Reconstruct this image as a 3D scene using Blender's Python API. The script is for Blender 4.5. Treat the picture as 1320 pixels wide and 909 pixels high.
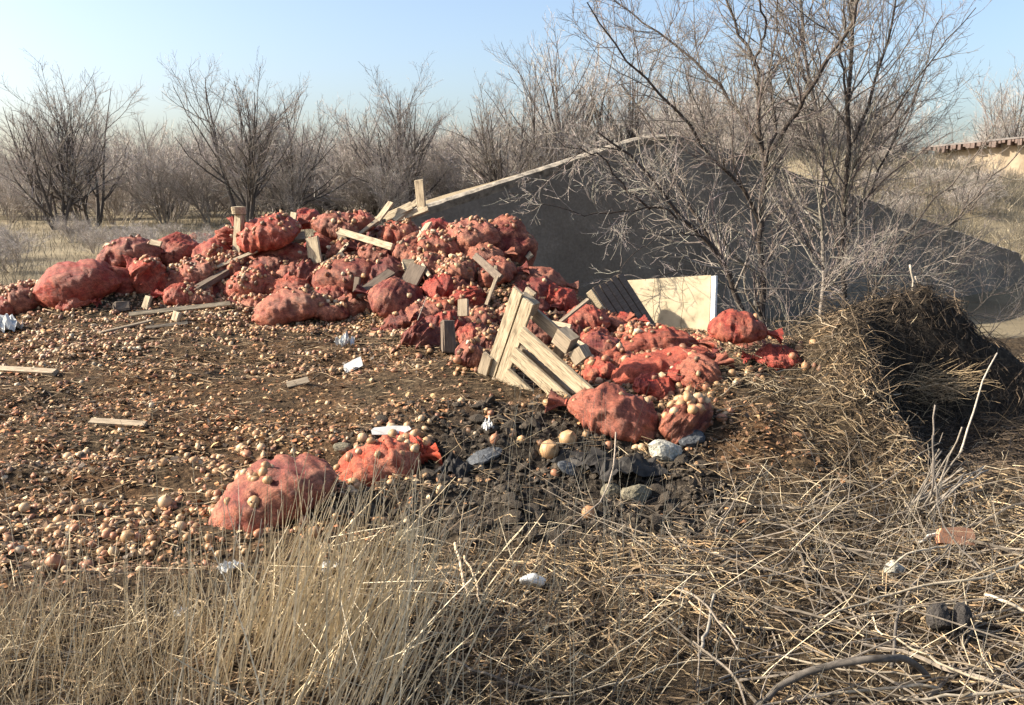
import bpy, math, random
import numpy as np
from mathutils import Vector, Matrix

# ------------------------------------------------------------------ camera, world, sun
SC = bpy.context.scene
for _o in list(bpy.data.objects):
    bpy.data.objects.remove(_o)
COL = SC.collection
F = 1150.0
PITCH = math.radians(10.6)
CAMZ = 1.75
cam_data = bpy.data.cameras.new('camera')
cam_data.sensor_width = 36.0
cam_data.lens = 36.0 * F / 1320.0
cam_data.clip_start = 0.05
cam_data.clip_end = 3000
cam = bpy.data.objects.new('camera', cam_data)
COL.objects.link(cam)
cam.location = (0, 0, CAMZ)
cam.rotation_euler = (math.pi / 2 - PITCH, 0, 0)
SC.camera = cam

SUN_EL = math.radians(31)
SUN_AZ = math.radians(181)            # measured from +X, counter clockwise
TO_SUN = Vector((math.cos(SUN_AZ) * math.cos(SUN_EL), math.sin(SUN_AZ) * math.cos(SUN_EL), math.sin(SUN_EL)))
world = bpy.data.worlds.new('World')
SC.world = world
world.use_nodes = True
wn = world.node_tree.nodes
wl = world.node_tree.links
wn.clear()
w_out = wn.new('ShaderNodeOutputWorld')
w_bg = wn.new('ShaderNodeBackground')
w_sky = wn.new('ShaderNodeTexSky')
w_sky.sky_type = 'NISHITA'
w_sky.sun_disc = False
w_sky.sun_elevation = SUN_EL
w_sky.sun_rotation = math.atan2(TO_SUN.x, TO_SUN.y)
w_sky.altitude = 100
w_sky.air_density = 0.9
w_sky.dust_density = 3.2
w_sky.ozone_density = 1.5
w_bg.inputs["Strength"].default_value = 0.108
wl.new(w_sky.outputs[0], w_bg.inputs[0])
wl.new(w_bg.outputs[0], w_out.inputs[0])

sun_data = bpy.data.lights.new('sun', 'SUN')
sun_data.energy = 5.0
sun_data.angle = math.radians(0.55)
sun_data.color = (1.0, 0.91, 0.77)
sun = bpy.data.objects.new('sun', sun_data)
COL.objects.link(sun)
sun.rotation_euler = (-TO_SUN).to_track_quat('-Z', 'Y').to_euler()
SC.view_settings.view_transform = 'Standard'
SC.view_settings.look = 'None'
SC.view_settings.gamma = 1.0
SC.view_settings.exposure = 1.32
try:
    SC.cycles.max_bounces = 5
    SC.cycles.diffuse_bounces = 3
    SC.cycles.transparent_max_bounces = 6
except Exception:
    pass

RNG = np.random.default_rng(11)
random.seed(5)

# ------------------------------------------------------------------ numeric helpers
def sm(a, b, t):
    t = np.clip((np.asarray(t, float) - a) / (b - a), 0, 1)
    return t * t * (3 - 2 * t)

def _hash(ix, iy, seed):
    n = (ix.astype(np.int64) * 374761393 + iy.astype(np.int64) * 668265263 + seed * 974634777) & 0x7fffffff
    n = ((n ^ (n >> 13)) * 1274126177) & 0x7fffffff
    n = n ^ (n >> 16)
    return (n & 0xffff) / 65535.0

def vnoise(x, y, seed=0):
    x = np.asarray(x, float); y = np.asarray(y, float)
    ix = np.floor(x); iy = np.floor(y)
    fx = x - ix; fy = y - iy
    fx = fx * fx * (3 - 2 * fx); fy = fy * fy * (3 - 2 * fy)
    a = _hash(ix, iy, seed); b = _hash(ix + 1, iy, seed)
    c = _hash(ix, iy + 1, seed); d = _hash(ix + 1, iy + 1, seed)
    return (a + (b - a) * fx) * (1 - fy) + (c + (d - c) * fx) * fy - 0.5

def fbm(x, y, seed=0, o=3):
    s = 0; a = 1.0
    for k in range(o):
        s = s + a * vnoise(x * 2 ** k + 17.3 * k, y * 2 ** k - 9.1 * k, seed + k)
        a *= 0.5
    return s

# ------------------------------------------------------------------ terrain
RX = [-9, -6.2, -5.2, -4.15, -2.85, -1.75, -1.0, -0.1, 0.35, 0.9, 1.5, 2.3, 3.1, 5]
RY = [9.2, 9.3, 9.4, 9.7, 10.2, 10.6, 10.6, 10.2, 9.6, 9.2, 9.1, 9.1, 9.0, 9]
RH = [0, 0, 0.04, 0.26, 0.46, 0.57, 0.62, 0.50, 0.24, 0.10, 0.04, 0.02, 0.0, 0]
RW = [1.0, 1.0, 1.0, 1.2, 1.5, 2.1, 2.5, 2.6, 2.2, 2.0, 1.6, 1.2, 1, 1]

def H(x, y, fine=True):
    x = np.asarray(x, float); y = np.asarray(y, float)
    mask = 1 - 0.78 * sm(-0.6, 2.6, x)
    back = 1 - sm(10.4, 12.6, y + 0.12 * np.clip(-x - 3, 0, 6))
    z = 0.62 * np.clip((y - 4.0) / 5.4, 0, 1) * mask * back
    # heap of sacks and onions
    ry = np.interp(x, RX, RY); rh = np.interp(x, RX, RH); rw = np.interp(x, RX, RW)
    t = y - ry
    prof = np.where(t < 0, np.clip(1 + t / rw, 0, 1), np.clip(1 - t / 1.6, 0, 1))
    z = z + rh * prof * prof * (3 - 2 * prof)
    # low scarp at the edge of the dumped layer
    sc = sm(-1.4, -0.6, x) * (1 - sm(1.4, 2.2, x))
    z = z + 0.13 * sm(4.85, 5.35, y + 0.35 * fbm(x * 1.3, y * 0.3, 5)) * sc * (1 - sm(6.4, 8.0, y))
    # heap of dung and straw: gentle towards the sacks, steep on the far side from the sun
    dx = x - 3.18; dy = y - 6.7
    rag = 1 + 0.34 * fbm(x * 2.6, y * 2.6, 8)
    sf = 0.95 - 0.36 * sm(-0.9, -0.1, dx)
    z = z + 0.84 * rag * np.exp(-((dx / np.where(dx < 0, 0.86, 0.78)) ** 2) - (dy / np.where(dy < 0, sf, 0.8)) ** 2)
    z = z + 0.28 * np.exp(-((x - 2.05) / 0.8) ** 2 - ((y - 6.35) / 0.62) ** 2)
    z = z + 0.13 * np.exp(-((x - 1.7) / 1.1) ** 2 - ((y - 5.6) / 0.9) ** 2)
    ed = 2.50 - 0.10 * np.clip((6.4 - y) / 1.2, 0, 1) + 0.10 * fbm(x * 2.5, y * 2.5, 9)
    z = z + 0.16 * np.exp(-((x - ed + 0.16) / 0.30) ** 2) * sm(4.9, 5.6, y) * (1 - sm(6.3, 6.9, y))
    cut = sm(0.0, 0.22, x - ed) * sm(4.75, 5.15, y) * (1 - sm(6.25, 6.62, y)) * (1 - sm(4.8, 5.6, x))
    z = z * (1 - 0.88 * cut)
    # hollow before the cellar wall
    z = z - 0.45 * sm(9.4, 10.8, y) * sm(0.4, 1.8, x) * (1 - sm(16, 19, y))
    # grassy bank
    z = z + 2.75 * sm(16.5, 31, y - 0.25 * (x - 10)) * sm(4.5, 9.5, x) * (1 - 0.36 * sm(12.5, 17.5, x)) * (1 + 0.12 * fbm(x * 0.2, y * 0.2, 3))
    if fine:
        d = np.hypot(x, y)
        near = 1 - sm(14, 24, d)
        z = z + 0.055 * fbm(x * 1.4, y * 1.4, 21) * near
        z = z + 0.035 * fbm(x * 5, y * 5, 31) * near * (0.5 + 0.5 * (y < 12))
        slope_on = (1 - sm(0.6, 1.4, x)) * sm(3.8, 4.4, y) * (1 - sm(8.6, 9.4, y))
        z = z + 0.075 * fbm(x * 1.1 + 0.3 * y, y * 3.6, 27, 3) * slope_on
        clod = sc * sm(3.9, 4.4, y) * (1 - sm(5.6, 6.4, y))
        z = z + (0.09 * np.abs(fbm(x * 6, y * 6, 41)) - 0.02) * clod
        z = z + 0.25 * fbm(x * 0.08, y * 0.08, 51) * sm(16, 40, y) * (1 - sm(3, 8, x))
    return z

def h1(x, y):
    return float(H(np.array([x]), np.array([y]))[0])

CP, SP = math.cos(PITCH), math.sin(PITCH)
def ray(px, py):
    a = (px - 660.0) / F; b = -(py - 454.5) / F
    return np.array([a, CP + b * SP, -SP + b * CP])

def pix(px, py, depth):
    r = ray(px, py)
    return Vector(r * (depth / r[1]) + np.array([0, 0, CAMZ]))

_TS = np.concatenate([np.arange(2.0, 16, 0.01), np.arange(16, 60, 0.1)])
def hit(px, py, off=0.0):
    r = ray(px, py)
    X = r[0] * _TS; Y = r[1] * _TS; Z = CAMZ + r[2] * _TS
    g = Z - (H(X, Y) + off)
    k = np.where(g <= 0)[0]
    i = k[0] if len(k) else len(_TS) - 1
    return Vector((X[i], Y[i], Z[i]))

def normal_at(x, y, e=0.15):
    v = H(np.array([x + e, x - e, x, x]), np.array([y, y, y + e, y - e]), False)
    return Vector((-(v[0] - v[1]) / (2 * e), -(v[2] - v[3]) / (2 * e), 1)).normalized()

# ------------------------------------------------------------------ mesh helpers
def mesh_np(name, V, Fs, col=None, smooth=False, mat=None, extra=None):
    """V (n,3); Fs (m,k) array or list of such arrays."""
    me = bpy.data.meshes.new(name)
    V = np.ascontiguousarray(V, dtype=np.float32)
    if not isinstance(Fs, list):
        Fs = [Fs]
    Fs = [np.asarray(f, dtype=np.int32) for f in Fs if len(f)]
    nl = sum(f.size for f in Fs); npoly = sum(len(f) for f in Fs)
    me.vertices.add(len(V)); me.vertices.foreach_set('co', V.ravel())
    me.loops.add(nl); me.loops.foreach_set('vertex_index', np.concatenate([f.ravel() for f in Fs]))
    me.polygons.add(npoly)
    tot = np.concatenate([np.full(len(f), f.shape[1], np.int32) for f in Fs])
    st = np.concatenate([[0], np.cumsum(tot)[:-1]]).astype(np.int32)
    me.polygons.foreach_set('loop_start', st)
    me.polygons.foreach_set('loop_total', tot)
    me.polygons.foreach_set('use_smooth', np.full(npoly, smooth, dtype=bool))
    me.update(calc_edges=True)
    if col is not None:
        at = me.attributes.new('Col', 'FLOAT_COLOR', 'POINT')
        c = np.ones((len(V), 4), np.float32); c[:, :col.shape[1]] = col
        at.data.foreach_set('color', c.ravel())
    if mat is not None:
        me.materials.append(mat)
    return me

def obj(name, me, parent=None, label=None, cat=None, group=None, kind=None, loc=None):
    o = bpy.data.objects.new(name, me)
    COL.objects.link(o)
    if parent is not None:
        o.parent = parent
    if loc is not None:
        o.location = loc
    if label: o['label'] = label
    if cat: o['category'] = cat
    if group: o['group'] = group
    if kind: o['kind'] = kind
    return o

def tubes(P, R, sides=4, cap=False, ref=None):
    """P (M,N,3) polylines, R (M,N) radii -> V, quads."""
    M, N, _ = P.shape
    T = np.gradient(P, axis=1)
    T /= np.linalg.norm(T, axis=2, keepdims=True) + 1e-9
    D = P[:, -1] - P[:, 0]
    D /= np.linalg.norm(D, axis=1, keepdims=True) + 1e-9
    rf = np.where(np.abs(D[:, 2:3]) < 0.8, np.array([[0, 0, 1.0]]), np.array([[1.0, 0.13, 0]]))
    A = np.cross(T, rf[:, None, :]); A /= np.linalg.norm(A, axis=2, keepdims=True) + 1e-9
    B = np.cross(T, A)
    th = np.arange(sides) * 2 * np.pi / sides
    V = P[:, :, None, :] + R[:, :, None, None] * (np.cos(th)[None, None, :, None] * A[:, :, None, :] + np.sin(th)[None, None, :, None] * B[:, :, None, :])
    V = V.reshape(-1, 3)
    m, n, s = np.meshgrid(np.arange(M), np.arange(N - 1), np.arange(sides), indexing='ij')
    i0 = (m * N + n) * sides + s
    i1 = (m * N + n) * sides + (s + 1) % sides
    Q = np.stack([i0, i1, i1 + sides, i0 + sides], axis=-1).reshape(-1, 4)
    return V, Q

class Buf:
    def __init__(s):
        s.V = []; s.Q = []; s.C = []; s.n = 0
    def add(s, V, Q, C=None):
        s.V.append(V); s.Q.append(np.asarray(Q) + s.n); s.n += len(V)
        s.C.append(np.tile(np.array([[.5, .5, .5]]), (len(V), 1)) if C is None else (np.tile(np.asarray(C)[None], (len(V), 1)) if np.ndim(C) == 1 else C))
    def tube(s, pts, rad, sides=6, C=None):
        P = np.array([list(p) for p in pts], float)[None]
        R = np.full(P.shape[1], rad, float) if np.ndim(rad) == 0 else np.asarray(rad, float)
        V, Q = tubes(P, R[None], sides)
        # close both ends with quads/fans
        s.add(V, Q, C)
        return s
    def mesh(s, name, mat, smooth=False):
        return mesh_np(name, np.concatenate(s.V), [q for q in s.Q], np.concatenate(s.C), smooth, mat)

def smooth_line(pts, n):
    P = np.array([list(p) for p in pts], float)
    if len(P) == 2:
        t = np.linspace(0, 1, n)[:, None]
        return P[0] * (1 - t) + P[1] * t
    d = np.concatenate([[0], np.cumsum(np.linalg.norm(np.diff(P, axis=0), axis=1))])
    t = np.linspace(0, d[-1], n)
    out = []
    # catmull-rom
    for q in t:
        i = min(max(np.searchsorted(d, q) - 1, 0), len(P) - 2)
        u = (q - d[i]) / (d[i + 1] - d[i] + 1e-9)
        p1, p2 = P[i], P[i + 1]
        p0 = P[i - 1] if i > 0 else 2 * p1 - p2
        p3 = P[i + 2] if i + 2 < len(P) else 2 * p2 - p1
        out.append(0.5 * (2 * p1 + (p2 - p0) * u + (2 * p0 - 5 * p1 + 4 * p2 - p3) * u * u + (3 * p1 - p0 - 3 * p2 + p3) * u ** 3))
    return np.array(out)

def cap_tube(pts, rad, sides=6, n=None, seed=0, wob=0.0):
    """single closed tube mesh arrays (list of faces arrays)"""
    P = smooth_line(pts, n) if n else np.array([list(p) for p in pts], float)
    N = len(P)
    if wob:
        r = np.random.default_rng(seed)
        P = P + r.normal(0, wob, P.shape)
    R = np.interp(np.linspace(0, 1, N), np.linspace(0, 1, np.size(rad)) if np.size(rad) > 1 else [0, 1], rad if np.size(rad) > 1 else [rad, rad])
    V, Q = tubes(P[None], R[None], sides)
    V = np.concatenate([V, P[:1], P[-1:]])
    a, b = N * sides, N * sides + 1
    tri = [[a, (k + 1) % sides, k] for k in range(sides)] + [[b, (N - 1) * sides + k, (N - 1) * sides + (k + 1) % sides] for k in range(sides)]
    return V, [Q, np.array(tri)]

# ------------------------------------------------------------------ materials
def new_mat(name):
    m = bpy.data.materials.new(name); m.use_nodes = True
    nt = m.node_tree
    return m, nt, nt.nodes, nt.links, nt.nodes['Principled BSDF']

def N_(nodes, typ, **kw):
    n = nodes.new(typ)
    for k, v in kw.items():
        if k in n.inputs: n.inputs[k].default_value = v
        else: setattr(n, k, v)
    return n

def noise_node(nodes, links, scale, detail=4, rough=0.6, coord='Object', stretch=None):
    tc = nodes.new('ShaderNodeTexCoord')
    t = N_(nodes, 'ShaderNodeTexNoise', Scale=scale, Detail=detail, Roughness=rough)
    if stretch:
        mp = nodes.new('ShaderNodeMapping'); mp.inputs['Scale'].default_value = stretch
        links.new(tc.outputs[coord], mp.inputs[0]); links.new(mp.outputs[0], t.inputs[0])
    else:
        links.new(tc.outputs[coord], t.inputs[0])
    return t

def ramp_node(nodes, links, src, stops):
    r = nodes.new('ShaderNodeValToRGB')
    e = r.color_ramp.elements
    e[0].position, e[0].color = stops[0][0], (*stops[0][1], 1)
    e[1].position, e[1].color = stops[-1][0], (*stops[-1][1], 1)
    for p, c in stops[1:-1]:
        k = e.new(p); k.color = (*c, 1)
    links.new(src, r.inputs[0])
    return r

def mix_node(nodes, links, fac, a, b, mode='MIX'):
    m = nodes.new('ShaderNodeMix'); m.data_type = 'RGBA'; m.blend_type = mode
    for s, i in ((fac, 0), (a, 6), (b, 7)):
        if hasattr(s, 'is_output') or hasattr(s, 'links'):
            links.new(s, m.inputs[i])
        else:
            m.inputs[i].default_value = s if i == 0 else (*s, 1)
    return m.outputs[2]

def bump_node(nodes, links, bs, src, strength, dist):
    b = nodes.new('ShaderNodeBump'); b.inputs['Strength'].default_value = strength; b.inputs['Distance'].default_value = dist
    links.new(src, b.inputs['Height']); links.new(b.outputs[0], bs.inputs['Normal'])

def simple_mat(name, stops, scale=20, rough=0.85, bump=0.3, dist=0.005, detail=4, stretch=None, spec=0.2):
    m, nt, n, l, bs = new_mat(name)
    t = noise_node(n, l, scale, detail, stretch=stretch)
    r = ramp_node(n, l, t.outputs[0], stops)
    l.new(r.outputs[0], bs.inputs['Base Color'])
    bs.inputs['Roughness'].default_value = rough
    bs.inputs['Specular IOR Level'].default_value = spec
    if bump: bump_node(n, l, bs, t.outputs[0], bump, dist)
    return m

def attr_mat(name, rough=0.85, spec=0.15, vary=0.35, scale=60, trans=0.0, bump=0.0):
    """colour from the mesh's own colour attribute with a little noise"""
    m, nt, n, l, bs = new_mat(name)
    a = n.new('ShaderNodeAttribute'); a.attribute_name = 'Col'
    t = noise_node(n, l, scale, 3)
    r = ramp_node(n, l, t.outputs[0], [(0.3, (1 - vary,) * 3), (0.7, (1 + vary * 0.3,) * 3)])
    c = mix_node(n, l, 1.0, a.outputs['Color'], r.outputs[0], 'MULTIPLY')
    l.new(c, bs.inputs['Base Color'])
    bs.inputs['Roughness'].default_value = rough
    bs.inputs['Specular IOR Level'].default_value = spec
    if bump: bump_node(n, l, bs, t.outputs[0], bump, 0.004)
    return m

M = {}
M['straw'] = attr_mat('straw', 0.7, 0.25, 0.4, 40)
M['onion'] = attr_mat('onion_skin', 0.5, 0.3, 0.45, 30)
M['bark'] = attr_mat('bark', 0.9, 0.1, 0.45, 35, bump=0.5)
M['skins'] = attr_mat('skins', 0.6, 0.25, 0.3, 60)
M['clod'] = simple_mat('dark_soil_clod', [(0.25, (0.014, 0.011, 0.008)), (0.55, (0.06, 0.047, 0.034)), (0.78, (0.17, 0.135, 0.095))], 26, 0.9, 0.9, 0.01)
M['wood_pale'] = simple_mat('pale_wood', [(0.32, (0.12, 0.092, 0.062)), (0.5, (0.33, 0.265, 0.175)), (0.68, (0.47, 0.39, 0.27))], 9, 0.75, 0.35, 0.004, 6, (1, 9, 9))
M['wood_grey'] = simple_mat('weathered_wood', [(0.25, (0.13, 0.10, 0.07)), (0.5, (0.27, 0.215, 0.15)), (0.8, (0.42, 0.34, 0.24))], 9, 0.85, 0.5, 0.004, 6, (1, 9, 9))
M['wood_dark'] = simple_mat('dark_wood', [(0.25, (0.06, 0.045, 0.035)), (0.55, (0.13, 0.10, 0.075)), (0.8, (0.20, 0.16, 0.12))], 9, 0.85, 0.5, 0.004, 6, (1, 9, 9))
M['white'] = simple_mat('white_plastic', [(0.3, (0.40, 0.40, 0.38)), (0.7, (0.66, 0.66, 0.63))], 12, 0.5, 0.2, 0.004)
M['grey_stone'] = simple_mat('grey_stone', [(0.25, (0.16, 0.15, 0.12)), (0.5, (0.36, 0.34, 0.28)), (0.75, (0.58, 0.56, 0.48))], 14, 0.9, 0.9, 0.012)
M['brown_stone'] = simple_mat('brown_stone', [(0.25, (0.09, 0.08, 0.055)), (0.6, (0.20, 0.175, 0.12)), (0.8, (0.29, 0.255, 0.18))], 12, 0.9, 0.9, 0.012)
M['slate'] = simple_mat('dark_slate', [(0.3, (0.035, 0.038, 0.042)), (0.7, (0.10, 0.105, 0.11))], 12, 0.55, 0.6, 0.006)
M['tile'] = simple_mat('terracotta', [(0.3, (0.42, 0.20, 0.11)), (0.7, (0.58, 0.31, 0.18))], 14, 0.85, 0.4, 0.005)
M['char'] = simple_mat('charred_wood', [(0.3, (0.018, 0.016, 0.015)), (0.75, (0.075, 0.066, 0.058))], 18, 0.85, 0.9, 0.01)
M['rope'] = simple_mat('tie_cord', [(0.3, (0.35, 0.08, 0.05)), (0.7, (0.5, 0.14, 0.09))], 40, 0.8, 0.2, 0.003)
M['paper'] = simple_mat('paper_tag', [(0.3, (0.55, 0.5, 0.45)), (0.7, (0.8, 0.75, 0.68))], 30, 0.8, 0.2, 0.003)
M['hose'] = simple_mat('grey_weathered_branch', [(0.3, (0.05, 0.042, 0.034)), (0.7, (0.15, 0.13, 0.108))], 18, 0.8, 0.5, 0.004)

def sack_material():
    m, nt, n, l, bs = new_mat('red_mesh_netting')
    oi = n.new('ShaderNodeObjectInfo')
    at = n.new('ShaderNodeAttribute'); at.attribute_name = 'Col'
    sep = n.new('ShaderNodeSeparateColor'); l.new(at.outputs['Color'], sep.inputs[0])
    big = noise_node(n, l, 6, 4)
    fine = noise_node(n, l, 120, 3)
    mid = noise_node(n, l, 24, 4)
    # pale yellow-brown onions shimmer through where the netting is stretched over them
    r1 = ramp_node(n, l, big.outputs[0], [(0.28, (0.1,) * 3), (0.6, (1.0,) * 3)])
    mt = n.new('ShaderNodeMath'); mt.operation = 'MULTIPLY'; l.new(sep.outputs[0], mt.inputs[0]); l.new(r1.outputs[0], mt.inputs[1])
    mt2 = n.new('ShaderNodeMath'); mt2.operation = 'MULTIPLY'; l.new(mt.outputs[0], mt2.inputs[0]); l.new(sep.outputs[1], mt2.inputs[1])
    c = mix_node(n, l, mt2.outputs[0], oi.outputs['Color'], (0.42, 0.165, 0.092))
    r2 = ramp_node(n, l, mid.outputs[0], [(0.28, (0.52, 0.45, 0.42)), (0.62, (1.12, 1.05, 1.05))])
    c = mix_node(n, l, 0.85, c, r2.outputs[0], 'MULTIPLY')
    r3 = ramp_node(n, l, fine.outputs[0], [(0.36, (0.5,) * 3), (0.62, (1.2,) * 3)])
    c = mix_node(n, l, 0.85, c, r3.outputs[0], 'MULTIPLY')
    # dust settled on some of them
    nd = noise_node(n, l, 3.2, 5)
    r4 = ramp_node(n, l, nd.outputs[0], [(0.5, (0,) * 3), (0.72, (1,) * 3)])
    mt3 = n.new('ShaderNodeMath'); mt3.operation = 'MULTIPLY'; l.new(r4.outputs[0], mt3.inputs[0]); l.new(sep.outputs[2], mt3.inputs[1])
    c = mix_node(n, l, mt3.outputs[0], c, (0.30, 0.17, 0.11))
    l.new(c, bs.inputs['Base Color'])
    bs.inputs['Roughness'].default_value = 0.62
    bs.inputs['Specular IOR Level'].default_value = 0.3
    # fine weave
    tc = n.new('ShaderNodeTexCoord')
    w = N_(n, 'ShaderNodeTexWave', Scale=70.0, Distortion=3.0, Detail=1.0)
    l.new(tc.outputs['Object'], w.inputs[0])
    ad = n.new('ShaderNodeMath'); ad.operation = 'MULTIPLY_ADD'; ad.inputs[1].default_value = 0.25; l.new(w.outputs['Fac'], ad.inputs[0]); l.new(mid.outputs[0], ad.inputs[2])
    vo = N_(n, 'ShaderNodeTexVoronoi', Scale=24.0); l.new(tc.outputs['Object'], vo.inputs[0])
    sq = n.new('ShaderNodeMath'); sq.operation = 'POWER'; sq.inputs[1].default_value = 1.6; l.new(vo.outputs['Distance'], sq.inputs[0])
    sb = n.new('ShaderNodeMath'); sb.operation = 'MULTIPLY_ADD'; sb.inputs[1].default_value = -0.7; l.new(sq.outputs[0], sb.inputs[0]); l.new(ad.outputs[0], sb.inputs[2])
    ad = sb
    st = noise_node(n, l, 9, 5, 0.65, stretch=(0.5, 6, 6))
    rs = ramp_node(n, l, st.outputs[0], [(0.34, (0.5, 0.45, 0.45)), (0.5, (0.95, 0.95, 0.95)), (0.68, (1.25, 1.2, 1.15))])
    c2 = mix_node(n, l, 0.75, c, rs.outputs[0], 'MULTIPLY')
    l.new(c2, bs.inputs['Base Color'])
    a3 = n.new('ShaderNodeMath'); a3.operation = 'ADD'; l.new(ad.outputs[0], a3.inputs[0]); l.new(st.outputs[0], a3.inputs[1])
    bump_node(n, l, bs, a3.outputs[0], 0.6, 0.014)
    return m
M['sack'] = sack_material()

# ------------------------------------------------------------------ ground
def dung(x, y):  # dark dung of the heap, with the hollow's shade painted into its colour
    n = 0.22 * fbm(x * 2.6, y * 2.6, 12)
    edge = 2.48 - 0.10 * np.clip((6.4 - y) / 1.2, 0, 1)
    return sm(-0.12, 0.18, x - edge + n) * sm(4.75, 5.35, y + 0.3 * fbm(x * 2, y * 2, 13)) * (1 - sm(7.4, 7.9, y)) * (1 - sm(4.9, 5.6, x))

def zones(x, y):
    """onion litter, straw litter, dark soil weights in world space"""
    edge = 3.75 + 1.25 * sm(-1.6, 0.6, x) + 0.25 * fbm(x * 1.2, y * 1.2, 61)
    on = sm(edge - 0.25, edge + 0.2, y) * (1 - sm(1.15, 1.75, x + 0.25 * fbm(x, y, 62) + 0.45 * (y - 6.0) * (y < 7.2) - 0.9 * sm(7.3, 8.6, y))) * (1 - sm(10.8, 11.8, y))
    clod = sm(-1.3, -0.3, x) * (1 - sm(0.9, 1.4, x)) * sm(4.05, 4.4, y) * (1 - sm(5.2, 5.8, y + 0.5 * fbm(x, y * .6, 66)))
    grass = sm(11.2, 12.6, y + 0.1 * fbm(x, y, 4))
    straw = np.maximum(np.clip(1 - on - grass, 0, 1) * (1 - 0.72 * clod), 0.10 * clod)
    clod = np.maximum(clod, dung(x, y))  # ground colour takes the dung's dark tone and the hollow's painted shade
    return on, straw, clod, grass

def grid_axis(parts):
    out = []
    for a, b, st in parts:
        out.append(np.arange(a, b, st))
    return np.concatenate(out + [[parts[-1][1]]])

def build_ground():
    gx = np.concatenate([-np.geomspace(900, 22, 22), grid_axis([(-20, -8, 0.5), (-8, 7, 0.055), (7, 20, 0.4)]), np.geomspace(22, 900, 22)])
    gy = np.concatenate([-np.geomspace(300, 3, 10), grid_axis([(-2, 1.6, 0.4), (1.6, 8, 0.05), (8, 13, 0.08), (13, 48, 0.6)]), np.geomspace(50, 1500, 26)])
    X, Y = np.meshgrid(gx, gy, indexing='ij')
    Z = H(X.ravel(), Y.ravel())
    V = np.stack([X.ravel(), Y.ravel(), Z], 1)
    nx, ny = len(gx), len(gy)
    i, j = np.meshgrid(np.arange(nx - 1), np.arange(ny - 1), indexing='ij')
    a = i * ny + j
    Q = np.stack([a, a + ny, a + ny + 1, a + 1], -1).reshape(-1, 4)
    on, st, cl, gr = zones(V[:, 0], V[:, 1])
    m, nt, n, l, bs = new_mat('trampled_ground')
    at = n.new('ShaderNodeAttribute'); at.attribute_name = 'Col'
    sep = n.new('ShaderNodeSeparateColor'); l.new(at.outputs['Color'], sep.inputs[0])
    n1 = noise_node(n, l, 26, 6, 0.7)
    n2 = noise_node(n, l, 1.6, 4, 0.6)
    n3 = noise_node(n, l, 0.35, 6, 0.7)
    soil = ramp_node(n, l, n1.outputs[0], [(0.3, (0.018, 0.011, 0.007)), (0.5, (0.075, 0.044, 0.023)), (0.72, (0.21, 0.125, 0.065))])
    soil2 = ramp_node(n, l, n1.outputs[0], [(0.3, (0.012, 0.009, 0.006)), (0.5, (0.052, 0.037, 0.022)), (0.72, (0.15, 0.105, 0.062))])
    rr = ramp_node(n, l, n2.outputs[0], [(0.42, (0,) * 3), (0.6, (1,) * 3)])
    onc = mix_node(n, l, rr.outputs[0], soil.outputs[0], soil2.outputs[0])
    stc = ramp_node(n, l, n1.outputs[0], [(0.3, (0.012, 0.009, 0.006)), (0.5, (0.050, 0.036, 0.022)), (0.75, (0.15, 0.108, 0.065))])
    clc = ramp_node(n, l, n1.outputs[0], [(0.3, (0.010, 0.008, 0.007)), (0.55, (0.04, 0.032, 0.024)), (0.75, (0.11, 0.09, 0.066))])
    grc = ramp_node(n, l, n3.outputs[0], [(0.3, (0.12, 0.095, 0.06)), (0.5, (0.19, 0.155, 0.10)), (0.75, (0.29, 0.24, 0.155))])
    c = mix_node(n, l, sep.outputs[0], stc.outputs[0], onc)
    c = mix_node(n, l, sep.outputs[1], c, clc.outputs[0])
    c = mix_node(n, l, sep.outputs[2], c, grc.outputs[0])
    l.new(c, bs.inputs['Base Color'])
    bs.inputs['Roughness'].default_value = 0.95
    bs.inputs['Specular IOR Level'].default_value = 0.1
    bump_node(n, l, bs, n1.outputs[0], 0.9, 0.03)
    me = mesh_np('ground', V, Q, np.stack([on, cl, gr], 1), True, m)
    obj('ground', me, kind='structure', label='sloping dump ground of trampled soil and dry grass')
build_ground()

# ------------------------------------------------------------------ cellar building with gable wall
TW = math.radians(25)
WC = Vector((2.4, 14.0, 0))
WU = Vector((math.cos(TW), math.sin(TW), 0)); WN = Vector((math.sin(TW), -math.cos(TW), 0))   # WN faces the viewer
def wall_pt(s, z, out=0.0):
    p = WC + WU * s + WN * out
    return Vector((p.x, p.y, z))

def prism(pts_front, depth_vec):
    n = len(pts_front)
    V = [list(p) for p in pts_front] + [list(p + depth_vec) for p in pts_front]
    return V, n

def poly_prism_mesh(name, pts, dv, mat):
    import bmesh
    bm = bmesh.new()
    a = [bm.verts.new(p) for p in pts]; b = [bm.verts.new(p + dv) for p in pts]
    bm.faces.new(a); bm.faces.new(list(reversed(b)))
    n = len(pts)
    for i in range(n):
        bm.faces.new((a[(i + 1) % n], a[i], b[i], b[(i + 1) % n]))
    bmesh.ops.recalc_face_normals(bm, faces=bm.faces)
    me = bpy.data.meshes.new(name); bm.to_mesh(me); bm.free(); me.materials.append(mat)
    return me

APEX_Z = 2.60
def wall_top(s):
    return APEX_Z + (0.292 * s if s < 0 else -0.262 * s) - 0.10 * math.exp(-(s / 0.35) ** 2)

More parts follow.
